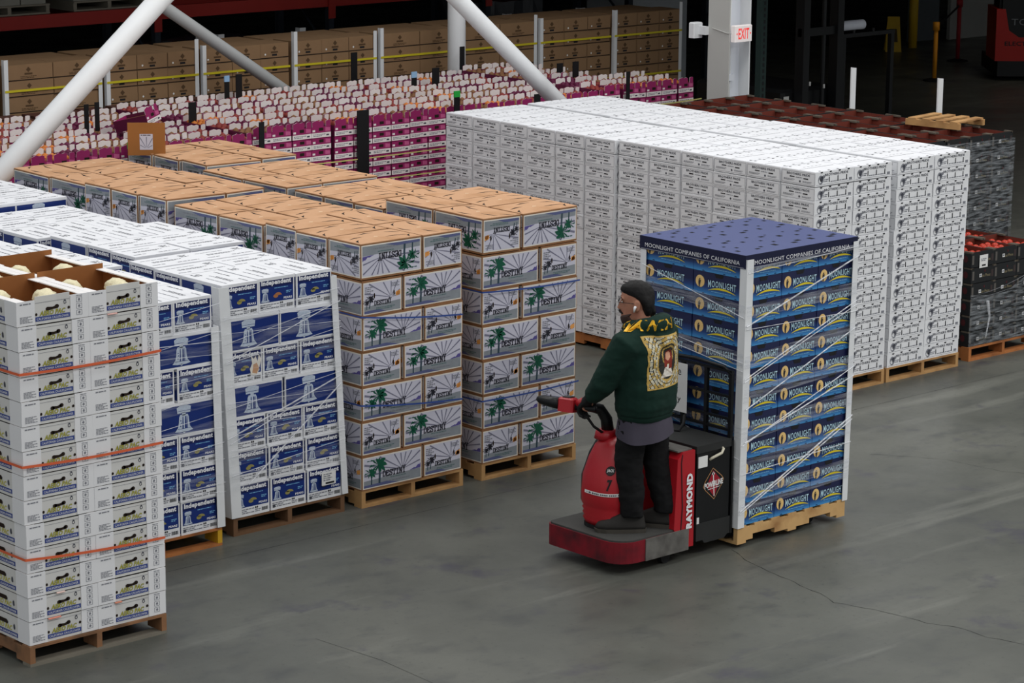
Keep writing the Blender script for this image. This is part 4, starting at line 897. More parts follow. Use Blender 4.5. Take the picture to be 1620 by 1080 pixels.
MB().face([(KX-.13, 16.385, .15), (KX+1.945, 16.385, .15), (KX+1.945, 16.385, 1.80), (KX-.13, 16.385, 1.84)], NETF).obj('netting_face', wr)
MB().face([(KX+1.955, 16.385, .15), (KX+1.955, 19.9, .15), (KX+1.955, 19.9, 1.84), (KX+1.955, 16.385, 1.80)], NETF).obj('netting_side', wr)
wr = thing('stretch_film', 'loose clear film sagging round the low black crates', 'stretch film')
MB().raw([(KX-.012, 15.305, .14), (KX+1.03, 15.305, .14), (KX+1.03, 15.300, .80), (KX+.75, 15.298, .70), (KX+.5, 15.296, .60), (KX+.25, 15.298, .60), (KX-.012, 15.305, .63)], [(0, 1, 2, 3, 4, 5, 6)], NETF).obj('film_sheet', wr)
for k, (z0, z1) in enumerate(((.62, .80), (.60, .72), (.58, .60), (.52, .56))):
    MB().tube([(KX-.02+1.05*i/8, 15.292, z0+(z1-z0)*i/8-.04*math.sin(math.pi*i/8)) for i in range(9)], .0028, FILM, 5).obj('film_rope', wr)
MB().tube([(KX+.22, 15.285, .55), (KX+.25, 15.280, .40), (KX+.21, 15.284, .20)], [.016, .010, .004], FILM2, 6).obj('film_tail', wr)
sl = thing('shipping_label', 'white shipping label hanging on a black tomato crate', 'label', (KX+.17, 15.316, .87)); MB().box(-.06, .06, -.002, 0, 0, .12, STICK).obj('paper', sl); put('label_print', Art().small(-.04, .06, .04, .09, 2, PRINT, 1, 3).rect(-.025, .015, .03, .03, BLACKI, 1).mesh('label_print'), sl, (0, -.002, 0))
for (x, y) in ((21.55, 18.62), (21.55, 17.45)): corner_board('white corner post standing up behind the black crates, ' + ('further back' if y > 18.5 else 'nearer the aisle'), x, y, 0, 2.27 if y > 18.5 else 2.27, sx=-1, w=.07, group='white posts behind the crates')
pk = thing('broken_pallet', 'broken piece of pale pallet lying on the black crates', 'pallet piece', (20.95, 16.75, PT+11*KH), R(8))
for k in range(4): MB().box(.02, .52, .02+.16*k, .11+.16*k, .06, .075, WOOD).obj('deck_board', pk)
for k in range(2): MB().box(.02+.46*k, .06+.46*k, 0, .62, 0, .06, WOOD).obj('stringer', pk)

# ------------------------------------------------------------------ white steel braces and columns
STEEL = mat('white_painted_steel', (226, 228, 230), .45, var=.05, scale=3, dirt=((190, 190, 190), .6, .85), dscale=1.5); STEELG = mat('grey_painted_steel', (176, 178, 178), .5, var=.06, scale=3)
def brace(label, a, b, r, m): o = MB().tube([a, b], r, m, 20).obj('diagonal_brace', smooth=True); tag(o, label, 'steel brace', 'white steel braces')
k1 = (3.261-1.818)/(14.111-12.373)
brace('thick white steel brace rising over the far palm cartons', (12.373-1.818/k1, 20.6, 0), (15.90, 20.6, 1.818+k1*(15.90-12.373)), .100, STEEL)
k3 = (3.053-1.901)/(19.128-17.731)
brace('thick white steel brace coming down behind the white cartons', (21.28, 20.6, 1.901-k3*(21.28-19.128)), (15.95, 20.6, 1.901+k3*(19.128-15.95)), .088, STEEL)
k2 = (2.791-1.659)/(18.425-16.658)
brace('thin grey steel brace sloping down to the brown cartons', (20.70, 24.3, 1.659-k2*(20.70-18.425)), (14.9, 24.3, 1.659+k2*(18.425-14.9)), .068, STEELG)
o = MB().tube([(20.89, 24.3, 0), (20.89, 24.3, 4.15)], .107, STEEL, 24).obj('round_column', smooth=True); tag(o, 'round white steel column in front of the brown cartons', None, kind='structure')
PXc, PYc, PL = 21.40, 20.32, .34     # wide-flange pillar: flanges across x, web along x
pil = thing('steel_pillar', 'pale grey wide-flange steel pillar carrying the EXIT sign', 'pillar', (PXc, PYc, 0)); pil['kind'] = 'structure'
PGREY = mat('pillar_grey', (190, 190, 186), .55, var=.05, scale=2); PWH = mat('pillar_white', (222, 226, 234), .5, var=.04, scale=2)
MB().box(0, .014, 0, .32, 0, 7, PGREY).obj('flange', pil); MB().box(PL-.02, PL, 0, .32, 0, 7, STEEL).obj('flange', pil); MB().box(.014, PL-.02, .15, .165, 0, 7, PWH).obj('web', pil)
for xx, rr in ((.05, .016), (.15, .012)): MB().tube([(xx, .125, 0), (xx, .125, 2.30), (xx+(.04 if xx < .1 else -.02), .125, 2.42), (xx+.02, .125, 3.4)], rr, STEEL, 8).obj('conduit', pil, smooth=True)
MB().box(.03, .20, .10, .15, 1.96, 2.03, PWH).obj('junction_box', pil); MB().tube([(-.012, .25, 2.54), (-.012, .02, 2.50), (.02, -.012, 2.50)], .006, PGREY, 6).obj('cable', pil)
ex = thing('exit_sign', 'white box EXIT sign with red letters on the steel pillar', 'exit sign', (PXc+.02, PYc-.04, 2.405))
SIGNW = mat('exit_face', (246, 238, 236), .4, emit=.10); EXR = mat('exit_red', (236, 70, 66), .5, emit=.35)
MB().cbox(0, .27, -.03, .04, 0, .18, SIGNW, .006).obj('sign_box', ex)
put('sign_lettering', Art().text('EXIT', -.085, .03, .17, .118, EXR, 2, .02).poly([(-.118, .09), (-.098, .075), (-.098, .105)], EXR, 2).poly([(.118, .09), (.098, .105), (.098, .075)], EXR, 2).mesh('sign_lettering'), ex, (.135, -.03, 0))
el = thing('emergency_light', 'white emergency light box on the back of the steel pillar', 'emergency light', (PXc-.06, PYc+.45, 2.42)); MB().cbox(-.07, .07, -.04, .05, 0, .17, STEEL, .01).obj('housing', el); MB().box(.0, .06, -.14, -.04, .04, .13, STEEL).obj('bracket', el)

# ------------------------------------------------------------------ storage rack with a red beam
RED = mat('rack_red', (148, 36, 30), .5, var=.15, scale=3); RBLU = mat('rack_dark_upright', (28, 34, 44), .6, var=.15); RGRN = mat('rack_dark_green', (40, 56, 54), .6, var=.1)
rack = thing('storage_rack', 'pallet rack with a long red beam and dark uprights', 'storage rack', (0, 0, 0))
MB().box(13.5, 31.5, 28.0, 28.06, 2.175, 2.335, RED).obj('beam', rack); MB().box(13.5, 31.5, 29.1, 29.16, 2.175, 2.335, RED).obj('beam', rack)
for i in range(6):
    x = 16.35+2.75*i
    for y in (27.99, 29.09): MB().box(x, x+.085, y, y+.085, 0, 4.15, RBLU if y > 28.5 else (RED if False else RBLU)).obj('upright', rack)
    MB().box(x-.01, x+.10, 27.975, 27.99, 2.02, 2.40, RED).obj('beam_connector', rack)
    for z in (.6, 1.6, 2.6): MB().tube([(x+.04, 28.07, z), (x+.04, 29.1, z+.9)], .018, RBLU, 6).obj('rack_brace', rack)
GREYB = mat('rack_grey_carton', (132, 130, 122), .8, var=.2, scale=3); SILV2 = mat('silver_film', (176, 182, 196), .25, metal=.5, var=.4, scale=18, bump=.8); DARKL = mat('dark_wrapped_load', (34, 36, 42), .35, var=.5, scale=8, bump=.4)
for i, (x, w, lab) in enumerate(((16.52, 1.12, 'grey cartons on a pallet at the far end of the rack beam'), (17.98, 1.05, 'pale cartons on a pallet on the red rack beam behind the strut'))):
    t = thing('racked_load', lab, 'pallet load', (x, 28.08, 2.336), 0, 'loads on the rack beam')
    MB().box(0, w, 0, 1.0, .10, .12, WOODG).obj('pallet_deck', t); MB().box(0, w, 0, 1.0, 0, .02, WOODG).obj('pallet_base', t)
    for k in range(3): MB().box((w-.05)*k/2, (w-.05)*k/2+.05, .01, 1.0, .02, .10, WOODG).obj('pallet_stringer', t)
    for k in range(3):
        for l in range(2): MB().box(.02+k*.36, .365+k*.36, .04, .95, .121+.22*l, .338+.22*l, GREYB).obj('carton', t)
for i, (x, w, h, m, lab) in enumerate(((14.3, 1.5, 1.70, DARKL, 'dark film-wrapped load under the rack at the far end'), (16.9, 1.6, 1.74, DARKL, 'dark film-wrapped load under the rack behind the thick brace'), (19.2, 1.1, 1.84, DARKL, 'dark wrapped load under the rack behind the thin brace'), (20.5, 1.1, 1.78, DARKL, 'dark load beside the rack upright'), (22.0, 1.25, 1.70, SILV2, 'crumpled silver film bundle under the red beam'), (24.7, 1.1, 2.05, DARKL, 'dark wrapped load beneath the rack by the round column'), (27.52, 1.2, 2.14, mat('pale_bins', (150, 154, 158), .6, var=.15, scale=4), 'pale grey stacked bins at the end of the rack'))):
    import bmesh as _b
    bm = _b.new(); _b.ops.create_cube(bm, size=1); _b.ops.subdivide_edges(bm, edges=bm.edges[:], cuts=5, use_grid_fill=True)
    rg = random.Random(i)
    for v in bm.verts:
        k = .02 if i < 6 else .002
        v.co = Vector(((v.co.x+.5)*w+rg.uniform(-k, k), (v.co.y+.5)*.9+rg.uniform(-k, k), (v.co.z+.5)*h+(rg.uniform(-k*2, k*2) if v.co.z > .4 else 0)))
    me = bpy.data.meshes.new('wrapped_load'); bm.to_mesh(me); bm.free(); me.materials.append(m)
    o = put('wrapped_load', me, None, (x, 28.15, .0)); tag(o, lab, 'pallet load', 'loads on the floor under the rack')
for i, x in enumerate((15.1, 21.3, 20.0, 19.72, 24.9, 26.3)):
    corner_board(f'short white corner board tip under the rack, {ordn(i+1)} of six', x, 27.9, 1.2, 1.94 if i < 4 else 1.90, w=.09, group='white boards under the rack')

# ------------------------------------------------------------------ dark reach truck, rack upright and things in the unlit corner
up_ = thing('rack_upright', 'dark perforated rack upright beside the steel pillar', 'rack upright', (24.05, 22.3, 0)); MB().box(0, .10, 0, .09, 0, 6, RGRN).obj('post', up_)
for k in range(34): MB().box(.035, .065, -.0015, 0, 1.3+.075*k, 1.345+.075*k, BLACKI).obj('slot', up_)
rtk = thing('reach_truck', 'dark unlit reach truck standing behind the black crates', 'lift truck', (24.35, 22.2, 0)); BLK = mat('truck_black', (18, 19, 21), .45, var=.2); STK = mat('truck_sticker', (186, 186, 184), .6)
MB().cbox(0, .98, 0, 1.5, .12, 1.45, BLK, .04).obj('body', rtk)
for x in (.18, .80): MB().box(x, x+.11, -.16, -.02, 0.02, 5, BLK).obj('mast_rail', rtk)
for z in (1.1, 2.1, 3.2): MB().box(.18, .91, -.12, -.06, z, z+.10, BLK).obj('mast_crossbar', rtk)
MB().tube([(.62, -.09, .1), (.62, -.09, 3.6)], .03, BLK, 10).obj('lift_cylinder', rtk)
MB().box(.02, .11, -.006, 0, 1.30, 1.37, STK).obj('sticker', rtk); MB().box(.045, .11, -.006, 0, 1.22, 1.275, STK).obj('sticker', rtk)
MB().tube([(.42, -.20, .72), (.42, -.20, 1.0)], .035, STK, 10).tube([(.42, -.20, 1.0), (.42, -.20, 1.08)], .022, mat('ext_red', (130, 24, 34), .5), 8).obj('extinguisher', rtk)
for (x, z) in ((.30, .9), (.30, 1.5), (.56, 1.45)): MB().box(x, x+.02, -.17, -.155, z, z+.05, STK).obj('reflector', rtk)
MB().box(.86, .96, -.2, -.12, .86, .94, mat('tail_red', (190, 20, 24), .4)).obj('marker_light', rtk)
for x in (.1, .88): MB().tube([(x-.05, .3, .15), (x+.05, .3, .15)], .15, BLK, 16).obj('wheel', rtk)
st = thing('film_stand', 'black stand with a horizontal arm holding the film roll', 'stand', (26.35, 22.2, 0)); MB().box(-.03, .03, -.03, .03, 0, 2.02, BLK).obj('post', st); MB().box(-.95, .04, -.03, .03, 2.02, 2.07, BLK).obj('arm', st); MB().box(-.25, .25, -.25, .25, 0, .03, BLK).obj('base', st); MB().box(-.95, -.89, -.03, .03, 0, 2.02, BLK).obj('post', st); MB().tube([(-.72, 0, 2.07), (-.72, 0, 2.11)], .02, BLK, 8).obj('cradle', st); MB().tube([(-.35, 0, 2.07), (-.35, 0, 2.11)], .02, BLK, 8).obj('cradle', st)
rl = thing('film_roll', 'white roll of stretch film lying on a black stand', 'film roll', (25.55, 22.2, 2.17)); MB().tube([(-.24, 0, 0), (.24, 0, 0)], .062, mat('film_roll_white', (206, 210, 220), .35), 20, cap=True).obj('film', rl); MB().tube([(.235, 0, 0), (.248, 0, 0)], .036, BLACKI, 14).obj('core_tube', rl)
YP = mat('safety_yellow', (196, 160, 34), .5, var=.1); OR = mat('stanchion_orange', (226, 150, 36), .5); RD = mat('stanchion_red', (150, 30, 40), .5); BK = mat('rubber_black', (22, 22, 24), .7)
def stanchion(label, x, y, h, m):
    t = thing('belt_stanchion', label, 'stanchion', (x, y, 0), 0, 'belt stanchions'); MB().tube([(0, 0, 0), (0, 0, .02), (0, 0, .05)], [.19, .19, .06], BK, 18).obj('base', t, smooth=False); MB().tube([(0, 0, .04), (0, 0, h-.14)], .038, m, 12).obj('post', t, smooth=True); MB().tube([(0, 0, h-.14), (0, 0, h)], .058, m, 12).obj('belt_head', t, smooth=True); return t
stanchion('orange belt stanchion on a round black base', 35.815, 29.19, 1.0, OR); stanchion('red belt stanchion before the pale wall panels', 38.40, 30.78, 1.12, RD)
o = MB().raw([(35.88, 29.23, .88), (38.33, 30.74, .98), (38.33, 30.74, 1.03), (35.88, 29.23, .93)], [(0, 1, 2, 3)], BK).obj('retractable_belt'); tag(o, 'black belt stretched between the two stanchions', 'belt')
o = MB().tube([(39.5, 32.75, 0), (39.5, 32.75, 1.3)], .085, YP, 16).obj('bollard', smooth=True); tag(o, 'thick yellow safety bollard in the unlit corner', 'bollard')
ws = thing('wet_floor_sign', 'yellow folding wet floor sign next to the bollard', 'floor sign', (38.75, 32.6, 0), R(-45))
for s_ in (-1, 1): MB().raw([(-.15, s_*.16, 0), (.15, s_*.16, 0), (.11, s_*.015, .64), (-.11, s_*.015, .64)], [(0, 1, 2, 3)], YP).obj('sign_leaf', ws)
MB().box(-.06, .06, -.012, .012, .56, .60, BLACKI).obj('handle_slot', ws); MB().raw([(-.08, -.125, .18), (.08, -.125, .18), (.06, -.07, .42), (-.06, -.07, .42)], [(0, 1, 2, 3)], mat('sign_print', (70, 56, 18), .6)).obj('sign_print', ws)
for i, (x0, x1, y) in enumerate(((40.2, 41.05, 33.4), (41.15, 42.6, 33.2))): wall('wall_panel_%d' % (i+1), ('grey', 'pale')[i]+' wall panel behind the stanchions', x0, x1, y, y+.08, 5, PALEW if i else mat('grey_panel', (84, 90, 94), .8))
fk = thing('red_forklift', 'red and black electric reach forklift parked in the dark corner', 'forklift', (36.62, 28.55, 0), R(-42))
FR = mat('forklift_red', (176, 32, 24), .4, var=.1)
MB().prism([(0, .34), (1.35, .34), (1.35, 1.22), (1.20, 1.22), (1.14, .86), (.95, .74), (.40, .74), (.22, .86), (.15, 1.22), (0, 1.22)], lambda u, v, k: (u, .9*k, v), FR).obj('counterweight', fk)
MB().box(.10, 1.25, .02, .9, .70, 1.6, BLK).obj('rear_cover', fk); MB().box(.05, 1.30, .0, 1.6, .08, .34, BLK).obj('chassis', fk); MB().box(.60, .75, -.03, .02, .26, .44, BLK).obj('tow_pin', fk)
for x in (.1, 1.25): MB().box(x-.04, x+.04, .1, .18, 1.2, 2.2, BLK).obj('guard_post', fk)
for x in (.18, 1.17): MB().tube([(x-.09, .6, .16), (x+.09, .6, .16)], .16, BK, 16).obj('wheel', fk)
put('forklift_lettering', Art().text('TOYOTA', -.42, .95, .84, .11, mat('toyota_grey', (120, 124, 128), .6), 1, .0).text('ELECTRIC REACH', -.52, .60, 1.04, .075, BLACKI, 1, .02).disc(0, .80, .07, .03, mat('badge_grey', (90, 92, 95), .4), 1).mesh('forklift_lettering'), fk, (.675, -.001, 0))
o = MB().box(0, .05, 0, .05, 0, 2.0, mat('orange_rack_post', (150, 70, 26), .6)).obj('orange_post', None, (32.3, 23.75, 0)); tag(o, 'orange steel post at the edge behind the black crates', 'post')

# ------------------------------------------------------------------ the rider pallet truck (forks along +x)
TRED = mat('truck_red', (170, 22, 34), .35, var=.06, scale=4, spec=.5); TREDW = mat('truck_red_worn', (122, 20, 34), .5, var=.3, scale=9, dirt=((62, 24, 30), .42, .78), dscale=7); TGRY = mat('truck_scuffed_grey', (104, 102, 98), .6, var=.3, scale=14, dirt=((66, 62, 60), .42, .78), dscale=8)
TBLK = mat('truck_satin_black', (17, 18, 20), .4, var=.2, scale=6); TMAT = mat('platform_rubber', (66, 66, 64), .8, var=.15, scale=10, bump=.2); TDG = mat('truck_dark_grey', (40, 41, 41), .6, var=.2, scale=10)
tk = thing('pallet_truck', 'red and black ride-on pallet truck with a step platform under the driver', 'pallet truck', (12.35, 12.63, 0))
def outline(inset=0.0, x1=.66):
    a = inset; p = []
    for i in range(7): t = R(180+90*i/6); p.append((.17+a*0+(.17-a)*math.cos(t), .17+(.17-a)*math.sin(t)))
    p += [(x1, a), (x1, .76-a)]
    for i in range(4): t = R(90+90*i/3); p.append((.06+(.06-a)*math.cos(t), .70+(.06-a)*math.sin(t)))
    return p
MB().prism(outline(), lambda u, v, k: (u, v, .085+.150*k), TREDW).obj('platform_skirt', tk)
MB().prism(outline(.012), lambda u, v, k: (u, v, .235+.012*k), TMAT).obj('platform_mat', tk)
MB().box(.24, .66, -.006, .004, .083, .237, TGRY).obj('side_bumper', tk); MB().box(.20, .60, .20, .60, .04, .085, TBLK).obj('underframe', tk)
for (x, y) in ((.50, .08), (.50, .66)): MB().tube([(x, y-.02, .045), (x, y+.02, .045)], .045, BK, 14).obj('caster_wheel', tk)
# motor cowl
def ring(cx, cy, z, a, b, n=24, p=2.6):
    out = []
    for i in range(n):
        t = 2*math.pi*i/n; c, s_ = math.cos(t), math.sin(t); out.append((cx+a*abs(c)**(2/p)*(1 if c > 0 else -1), cy+b*abs(s_)**(2/p)*(1 if s_ > 0 else -1), z))
    return out
cz = [(.275, .150, .165), (.31, .165, .178), (.325, .158, .17), (.345, .168, .180), (.36, .160, .173), (.38, .170, .182), (.395, .163, .176), (.42, .176, .188), (.50, .178, .190), (.62, .172, .184), (.74, .150, .165), (.82, .122, .142), (.87, .090, .11), (.885, .05, .06)]
MB().loft([ring(.27+(.0 if z < .6 else (z-.6)*.22), .395, z, a, b) for z, a, b in cz], TRED).obj('motor_cowl', tk, smooth=True)
MB().loft([ring(.27, .395, z, a, b) for z, a, b in ((.247, .155, .17), (.275, .155, .17))], BK).obj('cowl_base', tk)
MB().loft([ring(.262+(0 if z < .6 else (z-.6)*.22), .46, z, a, b, 16) for z, a, b in ((.42, .135, .145), (.6, .132, .143), (.76, .105, .12), (.84, .075, .09))], TBLK).obj('cowl_spine', tk, smooth=True)
MB().loft([ring(.30, .46, z, a, b, 16) for z, a, b in ((.86, .085, .085), (.91, .075, .075), (.925, .05, .05))], TRED).obj('steering_cap', tk, smooth=True)
def on_cowl(nm, art, x, y, z, rz, sc_=1):
    put(nm, art.mesh(nm), tk, (x, y, z), (R(-2), 0, rz))
# band and number wrap the front of the cowl: short curved strips
def cowl_strip(nm, z0, z1, a0, a1, m, off=.003, n=12):
    mb = MB(); lo, hi = [], []
    def cp(t, z):
        ks = [k[0] for k in cz]; i = max(j for j in range(len(cz)-1) if ks[j] <= z); f_ = (z-ks[i])/(ks[i+1]-ks[i]); a = cz[i][1]+(cz[i+1][1]-cz[i][1])*f_+off; b = cz[i][2]+(cz[i+1][2]-cz[i][2])*f_+off
        c, s_ = math.cos(t), math.sin(t); p = 2.6; return (.27+(0 if z < .6 else (z-.6)*.22)+a*abs(c)**(2/p)*(1 if c > 0 else -1), .395+b*abs(s_)**(2/p)*(1 if s_ > 0 else -1), z)
    for i in range(n+1): t = R(a0+(a1-a0)*i/n); lo.append(cp(t, z0)); hi.append(cp(t, z1))
    mb.raw(lo+hi, [(i, i+1, n+2+i, n+1+i) for i in range(n)], m); return mb.obj(nm, tk), cp
_, CP = cowl_strip('white_band', .505, .527, 165, 300, STICK)
for i in range(26): cowl_strip('band_lettering' if i else 'band_lettering', .511, .521, 172+i*4.6, 172+i*4.6+(3.2 if i % 5 else 1.6), PRINTD, .0045, 2)
def on_cowl_art(nm, art, a_mid, z_mid):
    mb = MB()
    for l, m, pts, fs in art.it: mb.raw([Vector(CP(R(a_mid+u/.175*57.3), z_mid+v))+Vector((math.cos(R(a_mid)), math.sin(R(a_mid)), 0))*(.001+l*.0008) for u, v in pts], fs, m)
    return mb.obj(nm, tk)
on_cowl_art('fleet_number', Art().text('7', -.022, -.04, .044, .082, BLACKI, 1, .03, .15), 222, .585)
on_cowl_art('round_badge', Art().disc(0, 0, .042, .032, BLACKI, 1, 16).disc(0, 0, .036, .026, TDG, 2, 16).text('JACK', -.03, -.012, .06, .024, STICK, 3, .02), 220, .685)
# tiller arm, cable and handle
HX, HY, HZ = .045, .585, .885      # handle hub relative to the truck origin, set above
HUB = Vector((.05, .575, 1.115))
MB().tube([(.30, .45, .90), (.29, .46, 1.0), (.25, .48, 1.07), (.17, .52, 1.10), (.11, .55, 1.11)], [.045, .043, .040, .036, .034], TBLK, 10).obj('tiller_arm', tk, smooth=True)
MB().tube([(.13, .54, 1.09), (.15, .50, 1.02), (.18, .47, .96), (.24, .44, .91)], .010, BK, 8).obj('tiller_cable', tk, smooth=True)
hd = MB().cbox(-.05, .05, -.06, .06, -.05, .05, TRED, .012).obj('handle_hub', tk, HUB+Vector((0, .02, 0)), (0, R(8), R(18)))
MB().cbox(-.04, .04, -.03, .03, .05, .058, TBLK, .003).obj('button_panel', hd)
MB().tube([(0, .05, 0), (-.005, .12, .004), (-.01, .20, .012), (-.012, .225, .014)], [.042, .038, .030, .016], TBLK, 10).obj('handle_horn', tk, HUB+Vector((-.01, .03, 0)), (0, 0, R(18)), smooth=True)
MB().tube([(.0, -.05, 0), (.005, -.12, -.002), (.008, -.20, .0)], [.030, .026, .020], TBLK, 10).obj('handle_horn', tk, HUB+Vector((.0, .0, -.005)), (0, 0, R(18)), smooth=True)
MB().tube([(-.03, -.085, .03), (.03, -.085, .03)], .028, TRED, 10).obj('thumb_lever', tk, HUB, (0, 0, R(18)), smooth=True)
# red bulkhead and black battery box
MB().prism([(.52, .25), (.62, .10), (.715, .10), (.715, .795), (.60, .795), (.545, .75)], lambda u, v, k: (u, .003+.755*k, v), TRED).obj('bulkhead', tk)
MB().prism([(.575, .12), (.582, .12), (.602, .40), (.583, .72), (.593, .78), (.586, .78), (.576, .72), (.594, .40)], lambda u, v, k: (u, -.0005+.003*k, v), BLACKI).obj('panel_seam', tk)
MB().box(.56, .70, .02, .74, .796, .806, TGRY).obj('bulkhead_cap', tk)
ra = Art().text('RAYMOND', 0, -.030, .40, .060, LIDW, 1, .06); ro = put('maker_lettering', ra.mesh('maker_lettering'), tk, (.662, -.002, .235), (0, R(-90), 0))
MB().box(.735, 1.065, .003, .757, .25, .76, TBLK).obj('battery_case', tk); MB().prism([(.725, .762), (1.075, .762), (1.075, .815), (.725, .815)], lambda u, v, k: (u, -.004+.768*k, v), TDG).obj('battery_lid', tk)
MB().prism([(.735, .125), (.80, .125), (.82, .10), (1.02, .10), (1.05, .125), (1.075, .125), (1.075, .25), (.735, .25)], lambda u, v, k: (u, -.004+.768*k, v), TDG).obj('lower_skirt', tk)
MB().tube([(.86, -.002, .70), (.865, -.02, .715), (.96, -.02, .735), (.985, -.012, .76), (.985, 0, .765)], .010, mat('handle_cream', (206, 200, 180), .5), 8).obj('lift_handle', tk, smooth=True)
MB().box(.745, .835, -.004, .001, .655, .735, STICK).obj('data_plate', tk); MB().box(.742, .762, -.003, .002, .24, .295, STICK).obj('small_tag', tk)
pl = Art().poly([(-.105, 0), (-.085, .035), (0, .12), (.085, .045), (.105, .015), (.085, -.02), (0, -.115), (-.085, -.03)], mat('decal_gold', (176, 130, 88), .5), 1).poly([(-.098, 0), (-.08, .032), (0, .113), (.08, .042), (.098, .014), (.08, -.018), (0, -.108), (-.08, -.028)], TBLK, 2).poly([(-.07, 0), (0, .10), (.07, .02), (0, -.095)], mat('decal_red', (150, 24, 40), .45), 3)
pl.line((0, -.09), (0, .09), .008, STICK, 4).disc(0, .075, .014, .010, STICK, 4, 8).text('POWERLINE', -.092, -.018, .185, .042, STICK, 5, .04).small(-.06, -.034, .06, -.024, 1, STICK, 5, 3)
put('maker_decal', pl.mesh('maker_decal'), tk, (.905, .002, .515), (0, R(-4), 0))
# load backrest and forks
for y in (.03, .27, .50, .73): MB().box(1.080, 1.105, y-.014, y+.014, .78, 1.30, TBLK).obj('backrest_post', tk)
for z in (.86, .94, 1.10, 1.285): MB().box(1.078, 1.100, .03, .74, z, z+.018, TBLK).obj('backrest_bar', tk)
MB().tube([(1.09, .02, 1.27), (1.09, .10, 1.315), (1.09, .38, 1.33), (1.09, .66, 1.315), (1.09, .745, 1.27)], .014, TBLK, 8).obj('backrest_hoop', tk, smooth=True)
MB().box(1.080, 1.10, -.004, .768, .12, .80, TBLK).obj('fork_carriage', tk)
for y in (.05, .54): MB().box(1.10, 2.15, y, y+.17, .072, .118, TBLK).obj('fork', tk); MB().tube([(2.02, y+.03, .045), (2.02, y+.14, .045)], .045, BK, 12).obj('load_wheel', tk)
MB().tube([(1.06, .45, .90), (1.0, .40, .86), (.93, .38, .82), (.9, .45, .815)], .012, BK, 8).obj('power_cable', tk)
ps = thing('paper_notice', 'white paper notice hung on the truck backrest behind the driver', 'notice', (13.418, 13.21, .915)); MB().box(-.001, .001, -.14, .14, 0, .36, STICK).obj('paper', ps)
put('notice_print', Art().text('Inside', -.11, .27, .19, .06, BLACKI, 1, .0).text('Use', -.06, .17, .11, .055, BLACKI, 1, .0).text('Only', -.08, .06, .16, .06, BLACKI, 1, .0).mesh('notice_print'), ps, (-.001, 0, 0), LEFT)

# ------------------------------------------------------------------ the driver: body frame x = forward, y = his left, z = up from the platform
PHI = R(34); PB = Vector((12.745, 12.815, .247))
rr_ = Vector((math.sin(YAW), -math.cos(YAW), 0)); dd_ = Vector((math.cos(YAW), math.sin(YAW), 0))
fwd = (-rr_*math.cos(PHI)+dd_*math.sin(PHI)).normalized(); lef = Vector((0, 0, 1)).cross(fwd)
ANG = math.atan2(fwd.y, fwd.x)
SKIN = mat('skin', (168, 118, 96), .55, var=.06, scale=30, dirt=((150, 92, 76), .5, .8), dscale=14); HOOD = mat('hoodie_green', (12, 42, 34), .9, var=.12, scale=12, bump=.15); TROU = mat('trousers_black', (13, 13, 15), .9, var=.15, scale=12); SHIRT = mat('shirt_charcoal', (70, 66, 78), .9, var=.12, scale=10)
HAIR = mat('hair_black', (13, 11, 12), .65, var=.3, scale=40, bump=.3); GOLD = mat('gold_foil_print', (214, 164, 40), .3, metal=.5, var=.3, scale=40); GLOVE = mat('glove_black', (20, 20, 21), .75, var=.2, scale=25); SHOE = mat('shoe_dark', (42, 40, 38), .75, var=.2, scale=20); SOLE = mat('shoe_sole', (70, 66, 60), .8, var=.2, scale=20)
def ell(c, a, b, yaw=0.0, pitch=0.0, n=20, p=2.3):
    """closed ring round a spine point: a = half size forward, b = half size sideways"""
    out = []
    for i in range(n):
        t = 2*math.pi*i/n; u = a*abs(math.cos(t))**(2/p)*(1 if math.cos(t) > 0 else -1); v = b*abs(math.sin(t))**(2/p)*(1 if math.sin(t) > 0 else -1)
        q = Vector((u, v, 0)); q = Matrix.Rotation(yaw, 3, 'Z') @ (Matrix.Rotation(pitch, 3, 'Y') @ q); out.append(Vector(c)+q)
    return out
def fuse(mb, name, m, voxel=.011, smooth=3, wrinkle=0.0, wscale=14, stretch=(1, 1, .5)):
    """joins overlapping volumes into one continuous skin"""
    from mathutils import noise
    ob = mb.obj('tmp_'+name); mo = ob.modifiers.new('r', 'REMESH'); mo.mode = 'VOXEL'; mo.voxel_size = voxel
    ms = ob.modifiers.new('s', 'SMOOTH'); ms.iterations = smooth; ms.factor = .5
    me = bpy.data.meshes.new_from_object(ob.evaluated_get(bpy.context.evaluated_depsgraph_get()))
    bpy.data.objects.remove(ob); me.name = name; me.materials.clear(); me.materials.append(m)
    if wrinkle:
        ns = [v.normal.copy() for v in me.vertices]
        for v, n_ in zip(me.vertices, ns):
            q = Vector((v.co.x*stretch[0], v.co.y*stretch[1], v.co.z*stretch[2]))*wscale
            v.co += n_*(noise.noise(q)*wrinkle+(1-abs(noise.noise(q*1.7+Vector((3, 1, 2)))))**3*wrinkle*.5)
    me.polygons.foreach_set('use_smooth', [True]*len(me.polygons)); me.polygons.foreach_set('material_index', [0]*len(me.polygons)); me.update(); return me
def to_body(w):      # world point to body frame
    q = Vector(w)-PB; return Vector((q.dot(fwd), q.dot(lef), q.z))
